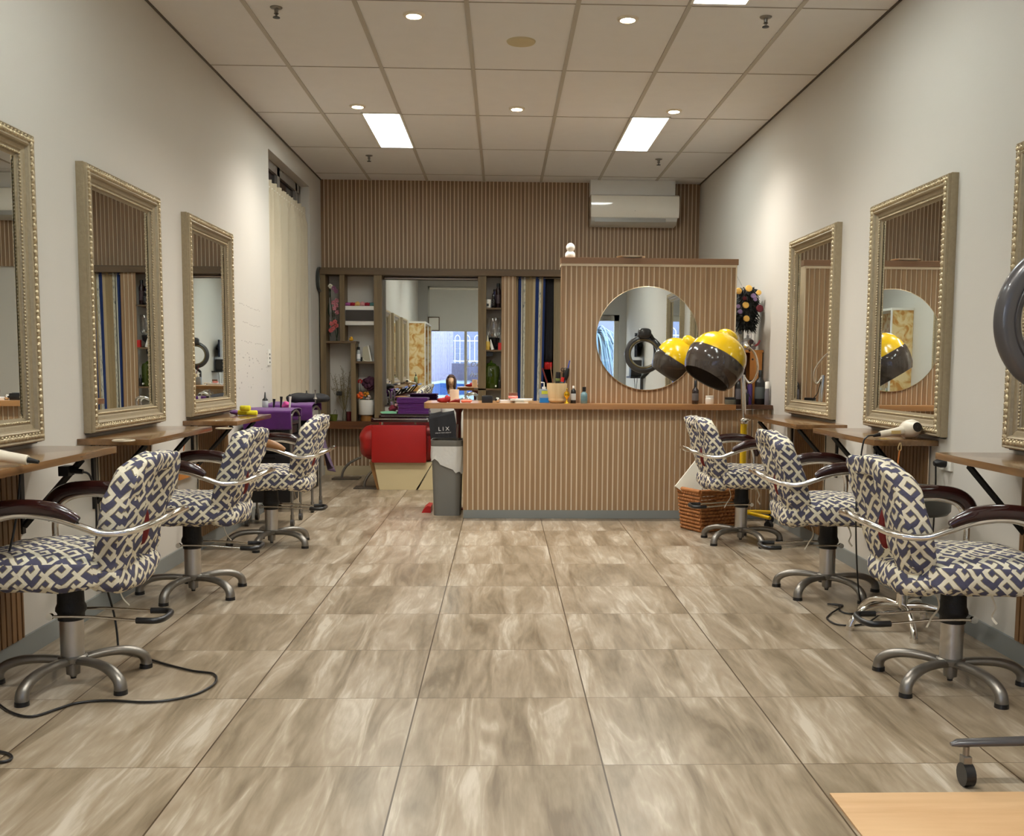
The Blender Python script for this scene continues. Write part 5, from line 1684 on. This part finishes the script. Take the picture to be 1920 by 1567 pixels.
for (x, y, z, lb, l) in ((-1.75, 5.50, .80, 'orange leather strap hanging from the ledge with the pale ring', .10), (1.90, 4.635, .80, 'orange leather strap hanging below the hair dryer ledge', .17)):
    t = thing('leather_strap', lb, 'strap', (x, y, z))
    MB().tube(cr([(0, 0, .03), (-.008, 0, .0), (0, 0, -.008), (.008, 0, 0), (.004, 0, .03)], 4), .0025, 6).build('loop', mat('tan_cord', (190, 160, 110), .6), t)
    MB().tube(cr([(0, 0, -.005), (-.008, 0, -l * .5), (-.015, 0, -l)], 4), [.006, .008, .008, .008, .008, .008, .008, .008, .006], 8, sy=.3).build('strap', mat('orange_leather', (190, 112, 50), .6), t, smooth=60)
tag(MB().box(XL + .002, XL + .05, 5.76, 6.12, .505, .565, .006).build('wooden_block', MATS['orange_pine']), 'orange wooden block fixed to the wall behind an armrest', 'block')
def plug(x, y, z, s, lb):
    t = thing('power_plug', lb, 'plug', (x, y, z))
    MB().box(-.004 * s if s > 0 else -.008, .008 if s > 0 else .004, -.06, .06, -.035, .035).build('wall_plate', m_white, t)
    MB().tube([(.006 * s, 0, 0), (.03 * s, 0, 0), (.06 * s, 0, -.004)], [.024, .024, .012], 14).build('plug_body', m_dark, t, smooth=40)
plug(XR - .004, 4.56, .742, -1, 'round black plug in a white wall socket beside the stool')
t = thing('power_adapter', 'black power adapter hanging under the cut-off ledge', 'adapter', (-1.705, 3.95, .755))
MB().box(-.045, -.005, -.03, .03, -.02, .02, .004).tube([(-.005, 0, 0), (.04, 0, -.004)], [.012, .010], 10).build('body', m_dark, t, smooth=40)
MB().tube(cr([(-1.668, 3.95, .75), (-1.645, 3.97, .73), (-1.63, 3.98, .62), (-1.635, 4.0, .40), (-1.60, 4.05, .15), (-1.575, 4.02, .02), (-1.568, 3.99, .006), (-1.476, 3.947, .006), (-1.333, 3.837, .006), (-1.188, 3.74, .006), (-1.095, 3.70, .006), (-1.058, 3.592, .006), (-1.086, 3.473, .006), (-1.158, 3.405, .006), (-1.243, 3.384, .006), (-1.379, 3.402, .006), (-1.469, 3.378, .006), (-1.509, 3.323, .006), (-1.563, 3.246, .006), (-1.653, 3.288, .006), (-1.76, 3.40, .006)], 6), .0045, 7).build('x', m_dark, smooth=60)
bpy.context.view_layer.update()
o_ = bpy.data.objects['x']
o_.name = 'power_cord'
o_.parent = bpy.data.objects['power_adapter']
o_.location = -bpy.data.objects['power_adapter'].location
tag(MB().tube(cr([(-1.70, 2.97, .006), (-1.574, 2.962, .006), (-1.517, 2.944, .006), (-1.478, 2.923, .006), (-1.457, 2.89, .006), (-1.471, 2.867, .006), (-1.529, 2.870, .006), (-1.70, 2.86, .006)], 6), .0045, 7).build('loose_cable', m_dark, smooth=60), 'short loop of black cord on the floor at the lower corner', 'cord')
tag(MB().tube(cr([(-1.70, 3.52, .81), (-1.72, 3.50, .6), (-1.78, 3.45, .3), (-1.82, 3.42, .006), (-1.80, 3.30, .006)], 8), .004, 7).build('loose_cable', m_dark, smooth=60), 'thin dark cord dropping from the cut-off ledge', 'cord')


def hair_dryer(loc, rz, label):
    t = thing('hair_dryer', label, 'hair dryer', loc, rz, 'white hair dryers')
    prof = [(.012, -.058), (.026, -.056), (.040, -.040), (.047, -.012), (.045, .02), (.036, .045), (.026, .058), (.024, .064)]
    mb = MB().lathe(prof, n=28)
    mb.xf(Matrix.Rotation(R(78), 4, 'X'))
    mb.build('body', m_cream, t, smooth=50)
    mb = MB().lathe([(.001, .0602), (.020, .0648), (.0235, .0645), (.001, .0655)], n=24, cap=False)
    mb.xf(Matrix.Rotation(R(78), 4, 'X'))
    mb.build('air_intake', m_dark, t, smooth=40)
    MB().tube([(-.03, .0, -.006), (-.09, .0, -.016), (-.16, 0, -.026)], [.024, .019, .016], 14).build('handle', m_cream, t, smooth=50)
    MB().tube([(-.16, 0, -.026), (-.195, 0, -.033)], [.010, .006], 10).build('cord_sleeve', m_dark, t, smooth=50)
    MB().box(-.11, -.06, -.021, -.0175, -.022, -.006).build('switch', mat('warm_switch', (214, 186, 120), .4), t)
    return t


hd2 = hair_dryer((2.0, 4.76, LZ + .0475), R(8), 'white hair dryer lying on the ledge before the gilt mirror')
hair_dryer((-1.72, 3.28, LZ + .0475), R(180), 'cream hair dryer on the cut-off ledge, seen in the big back mirror')
q = MB().tube(cr([(1.805, 4.733, .858), (1.775, 4.73, .850), (1.755, 4.73, .80), (1.735, 4.73, .55), (1.75, 4.74, .25), (1.80, 4.80, .02), (1.86, 4.84, .006), (1.93, 4.80, .006), (1.96, 4.70, .006), (1.90, 4.60, .012), (1.80, 4.628, .006), (1.669, 4.608, .006), (1.655, 4.70, .006), (1.70, 4.775, .006), (1.635, 4.801, .006), (1.66, 4.70, .016), (1.586, 4.608, .006), (1.535, 4.508, .006), (1.556, 4.40, .006), (1.68, 4.42, .006), (1.85, 4.60, .016), (2.0, 4.66, .01), (2.05, 4.60, .2), (2.055, 4.575, .55), (2.045, 4.56, .735)], 8), .0042, 7).build('power_cord', m_dark, hd2, smooth=60)
q.matrix_parent_inverse = (Matrix.Translation((2.0, 4.76, LZ + .0475)) @ Matrix.Rotation(R(8), 4, 'Z')).inverted()

# ---------------------------------------------------------------- left wall: cream curtain, clock, switch, pencil marks
lc = thing('window_curtain', 'long cream curtain with a gathered heading covering the side window', 'curtain', (0, 0, 0))
def lcf(u, v):
    y = 8.33 + 1.66 * u
    z = 2.725 + .008 * math.sin(u * 60) - (2.70) * v
    a = .028 * (1.2 - .4 * v)
    x = XL - .045 + a * math.sin(u * 44 + 2.2 * math.sin(u * 7) + .8 * v) + .012 * nz((u * 9, v * 3, 0))
    if v < .035:
        x = XL - .045 + .014 * math.sin(u * 110)
    y += .05 * v * (.5 - u) * 0
    return Vector((x, y, max(z, .03)))
MB().grid(lcf, 240, 36).build('fabric', mat('cream_curtain', (196, 184, 160), .95, bump=.2, bscale=120), lc, smooth=180)
MB().tube([(XL - .05, 8.302, 2.67), (XL - .05, 10.028, 2.67)], .009, 10).build('curtain_rod', m_white, lc)
ck = thing('wall_clock', 'round dark rimmed wall clock beside the back wall corner', 'clock', (XL, 10.42, 2.065))
mb = MB().lathe([(.120, .001), (.128, .006), (.130, .025), (.118, .034), (.108, .028), (.108, .02)], n=40, cap=False)
mb.xf(Matrix.Rotation(R(90), 4, 'Y'))
mb.build('rim', mat('clock_rim', (58, 60, 58), .35), ck, smooth=50)
mb = MB().lathe([(.001, .018), (.109, .018)], n=40, cap=False)
mb.xf(Matrix.Rotation(R(90), 4, 'Y'))
mb.build('dial', mat('clock_dial', (150, 156, 152), .5), ck)
MB().tube([(.022, 0, 0), (.022, .05, .04)], .003, 5).tube([(.022, 0, 0), (.022, -.02, .085)], .002, 5).build('hand', m_dark, ck)
sw = thing('light_switch', 'small white switch plate with dark toggles beside the side window', 'switch', (XL, 8.20, 1.235))
MB().box(0, .008, -.04, .04, -.06, .07, .002).build('plate', m_white, sw)
for z in (.03, 0, -.035):
    MB().box(.008, .013, -.012, .012, z - .006, z + .006).build('toggle', mat('grey_toggle', (110, 108, 104), .5), sw)
mb = MB()
rp = random.Random(5)
for (y0, z0, l) in ((7.32, 1.62, .62), (7.34, 1.49, .60), (7.36, 1.35, .72)):
    for k in range(16):
        a = k / 16
        if rp.random() < .8:
            y = y0 + l * a
            z = z0 - .02 * a + rp.uniform(-.006, .006)
            mb.box(XL + .0002, XL + .0008, y, y + l / 34, z, z + .006)
for k in range(34):
    y, z = rp.uniform(7.25, 8.15), rp.uniform(.95, 1.28)
    mb.box(XL + .0002, XL + .0008, y, y + rp.uniform(.006, .03), z, z + rp.uniform(.003, .014))
mb.build('pencil_marks', mat('pencil_grey', (172, 166, 158), .8), wall_l, kind='stuff')

# ---------------------------------------------------------------- entrance end, seen only in the mirrors
gc = thing('display_cabinet', 'tall gold marbled display cabinet with glass shelves by the shop window', 'cabinet', (0, 0, 0))
m_gm = bpy.data.materials.new('gold_marble')
m_gm.use_nodes = True
n = N(m_gm)
b = m_gm.node_tree.nodes['Principled BSDF']
tc = n.new('ShaderNodeTexCoord')
no = n.new('ShaderNodeTexNoise', Scale=7.0, Detail=5.0, Distortion=.8)
n.link(tc.outputs['Object'], no.inputs['Vector'])
n.link(n.ramp(no.outputs['Fac'], [(.42, (226, 206, 160)), (.52, (214, 182, 122)), (.6, (190, 138, 70))]), b.inputs['Base Color'])
b.inputs['Roughness'].default_value = .35
x0, x1 = XL + .003, -1.60
MB().box(x0, x1, .80, .83, 0, 2.05).box(x0, x1, -.92, -.89, 0, 2.05).box(x0, x0 + .012, -.89, .80, 0, 2.05).box(x0, x1, -.89, .80, 0, .40).build('gold_panel', m_gm, gc)
MB().box(x0, x1 + .02, -.93, .84, 2.05, 2.085).box(x1, x1 + .02, .81, .84, 0, 2.05).box(x1, x1 + .02, -.93, -.90, 0, 2.05).box(x1, x1 + .02, -.05, -.02, 0, 2.05).build('white_frame', m_white, gc)
for z in (.72, 1.02, 1.32, 1.62):
    MB().box(x0 + .012, x1, -.889, .799, z, z + .008).build('glass_shelf', m_glass, gc)
cols = [('amber jar', (196, 110, 30), 'jar'), ('purple bottle', (92, 40, 150), 'bottle'), ('teal bottle', (20, 140, 160), 'bottle'), ('green bottle', (80, 160, 60), 'bottle'), ('dark bottle', (40, 40, 48), 'bottle'), ('pale pink jar', (220, 190, 190), 'jar')]
for (z, idx, n0, h, r0) in ((1.63, 0, 3, .10, .045), (1.33, 5, 5, .06, .05), (1.03, 1, 6, .19, .033), (.73, 2, 3, .16, .04)):
    for k in range(n0):
        c = cols[idx + (k if idx == 2 else 0)]
        y = .62 - k * .24
        pos = ['nearest the salon chairs', 'second from the salon chairs', 'third from the salon chairs', 'fourth from the salon chairs', 'fifth from the salon chairs', 'nearest the shop window'][k]
        bottle('%s, %s shelf of the gold cabinet, %s' % (c[0], {1.63: 'top', 1.33: 'second', 1.03: 'third', .73: 'lowest'}[z], pos), (-1.73, y, z - .0015), r0, h, mat('prod_%d' % (idx + (k if idx == 2 else 0)), c[1], .3), m_gold2 if c[2] == 'jar' else m_white, neck=.9 if c[2] == 'jar' else .35, cap=.25, name=c[0].split()[-1], cat=c[2], group='products in the gold cabinet')
cf = thing('certificate', 'framed certificate standing high beside the roller blind', 'certificate', (-1.56, YF + .002, 2.13))
MB().box(-.13, .13, 0, .02, -.16, -.14).box(-.13, .13, 0, .02, .14, .16).box(-.13, -.11, 0, .02, -.14, .14).box(.11, .13, 0, .02, -.14, .14).build('frame', mat('brown_frame', (92, 76, 56), .5), cf)
MB().box(-.11, .11, .004, .010, -.14, .14).build('print', mat('paper', (240, 238, 230), .8), cf)
mh = thing('mannequin_head', 'mannequin head with long brown hair on a stand near the shop window', 'mannequin head', (-1.03, 1.30, .56))
MB().ball((0, 0, .30), (.075, .095, .115), 24, 18, lambda v, d: Vector((v.x * (1 - .25 * max(0, -(v.z - .30) / .115)), v.y + (.012 if d.y > .8 and abs(d.z) < .3 else 0), v.z))).tube([(0, 0, .10), (0, 0, .22)], [.055, .045], 16).tube([(-.07, 0, .10), (.07, 0, .10)], [.05, .05], 12).build('head', mat('mannequin_skin', (204, 160, 122), .5), mh, smooth=180)
MB().ball((0, .10, .285), (.012, .018, .022), 10, 8).build('nose', MATS['mannequin_skin'], mh, smooth=180)
for s in (-1, 1):
    MB().ball((s * .03, .085, .315), (.014, .008, .007), 10, 7).build('eye', m_dark, mh, smooth=180)
MB().ball((0, .09, .245), (.022, .010, .007), 10, 7).build('mouth', mat('lips', (150, 70, 66), .4), mh, smooth=180)
def hair(v, d):
    if d.z < -.1:
        v.z -= .10 * min(1, -d.z * 1.4)
    if d.y > .35 and abs(d.x) < .55 and d.z < .65:
        v.y -= .09 * min(1, (d.y - .35) * 3)
    v += d * nz((v.x * 60, v.y * 60, v.z * 4)) * .01
    return v
MB().ball((0, -.012, .30), (.105, .112, .150), 40, 28, hair).build('hair', mat('brown_hair', (74, 44, 32), .5, bump=.4, bscale=20, stretch=(20, 20, 1)), mh, smooth=180)
MB().cyl(0, 0, .0, .10, .035, n=16).build('clamp', m_dark, mh)
wt = thing('white_stand', 'white draped round stand under the mannequin head', 'stand', (-1.03, 1.30, 0))
MB().lathe([(.26, 0), (.25, .2), (.20, .45), (.16, .548), (.10, .5595), (.001, .5595)], n=40).build('drape', mat('white_cloth', (224, 224, 230), .9), wt, smooth=60)
tv = thing('wall_screen', 'dark flat screen on a wall bracket near the glass door', 'television', (XR, .60, 1.50))
q = MB().box(-.10, -.06, -.30, .30, -.17, .18, .006)
q.xf(Matrix.Rotation(R(12), 4, 'Z'))
q.build('screen', mat('screen_black', (22, 24, 34), .1), tv)
MB().tube([(-.06, 0, 0), (-.002, 0, 0)], .02, 10).build('bracket', m_blackm, tv)
bk = thing('wall_shelf', 'small black wall shelf under the flat screen with hanging cables', 'shelf', (XR, .70, 1.02))
MB().box(-.22, -.001, -.25, .25, 0, .025).build('board', m_dark, bk)
MB().tube(cr([(-.10, .1, 0), (-.12, .12, -.3), (-.08, .1, -.6), (-.05, .05, -.9)], 5), .004, 6).tube(cr([(-.12, -.1, 0), (-.10, -.12, -.2), (-.12, -.02, -.5), (-.03, 0, -.9)], 5), .004, 6).build('cable', m_dark, bk)
dv = thing('black_device', 'tall black device standing on the small wall shelf', 'device', (XR - .12, .72, 1.0455))
MB().box(-.08, .08, -.10, .10, 0, .24, .01).build('case', m_dark, dv)
lb_ = tag(MB().box(.914, XR - .013, 1.5, 2.616, .0005, .006).build('wooden_board', wood('pale_board', (190, 150, 108), (212, 176, 134), axis=0, rough=.45, gscale=9)), 'pale orange wooden board set in the floor at the lower corner', 'board')
# spray bottle seen in the mirror
bottle('pale green spray bottle on the ledge beside the gold cabinet', (-1.70, 1.75, LZ), .035, .17, mat('pale_green', (160, 176, 130), .4), m_dark, pump=True)
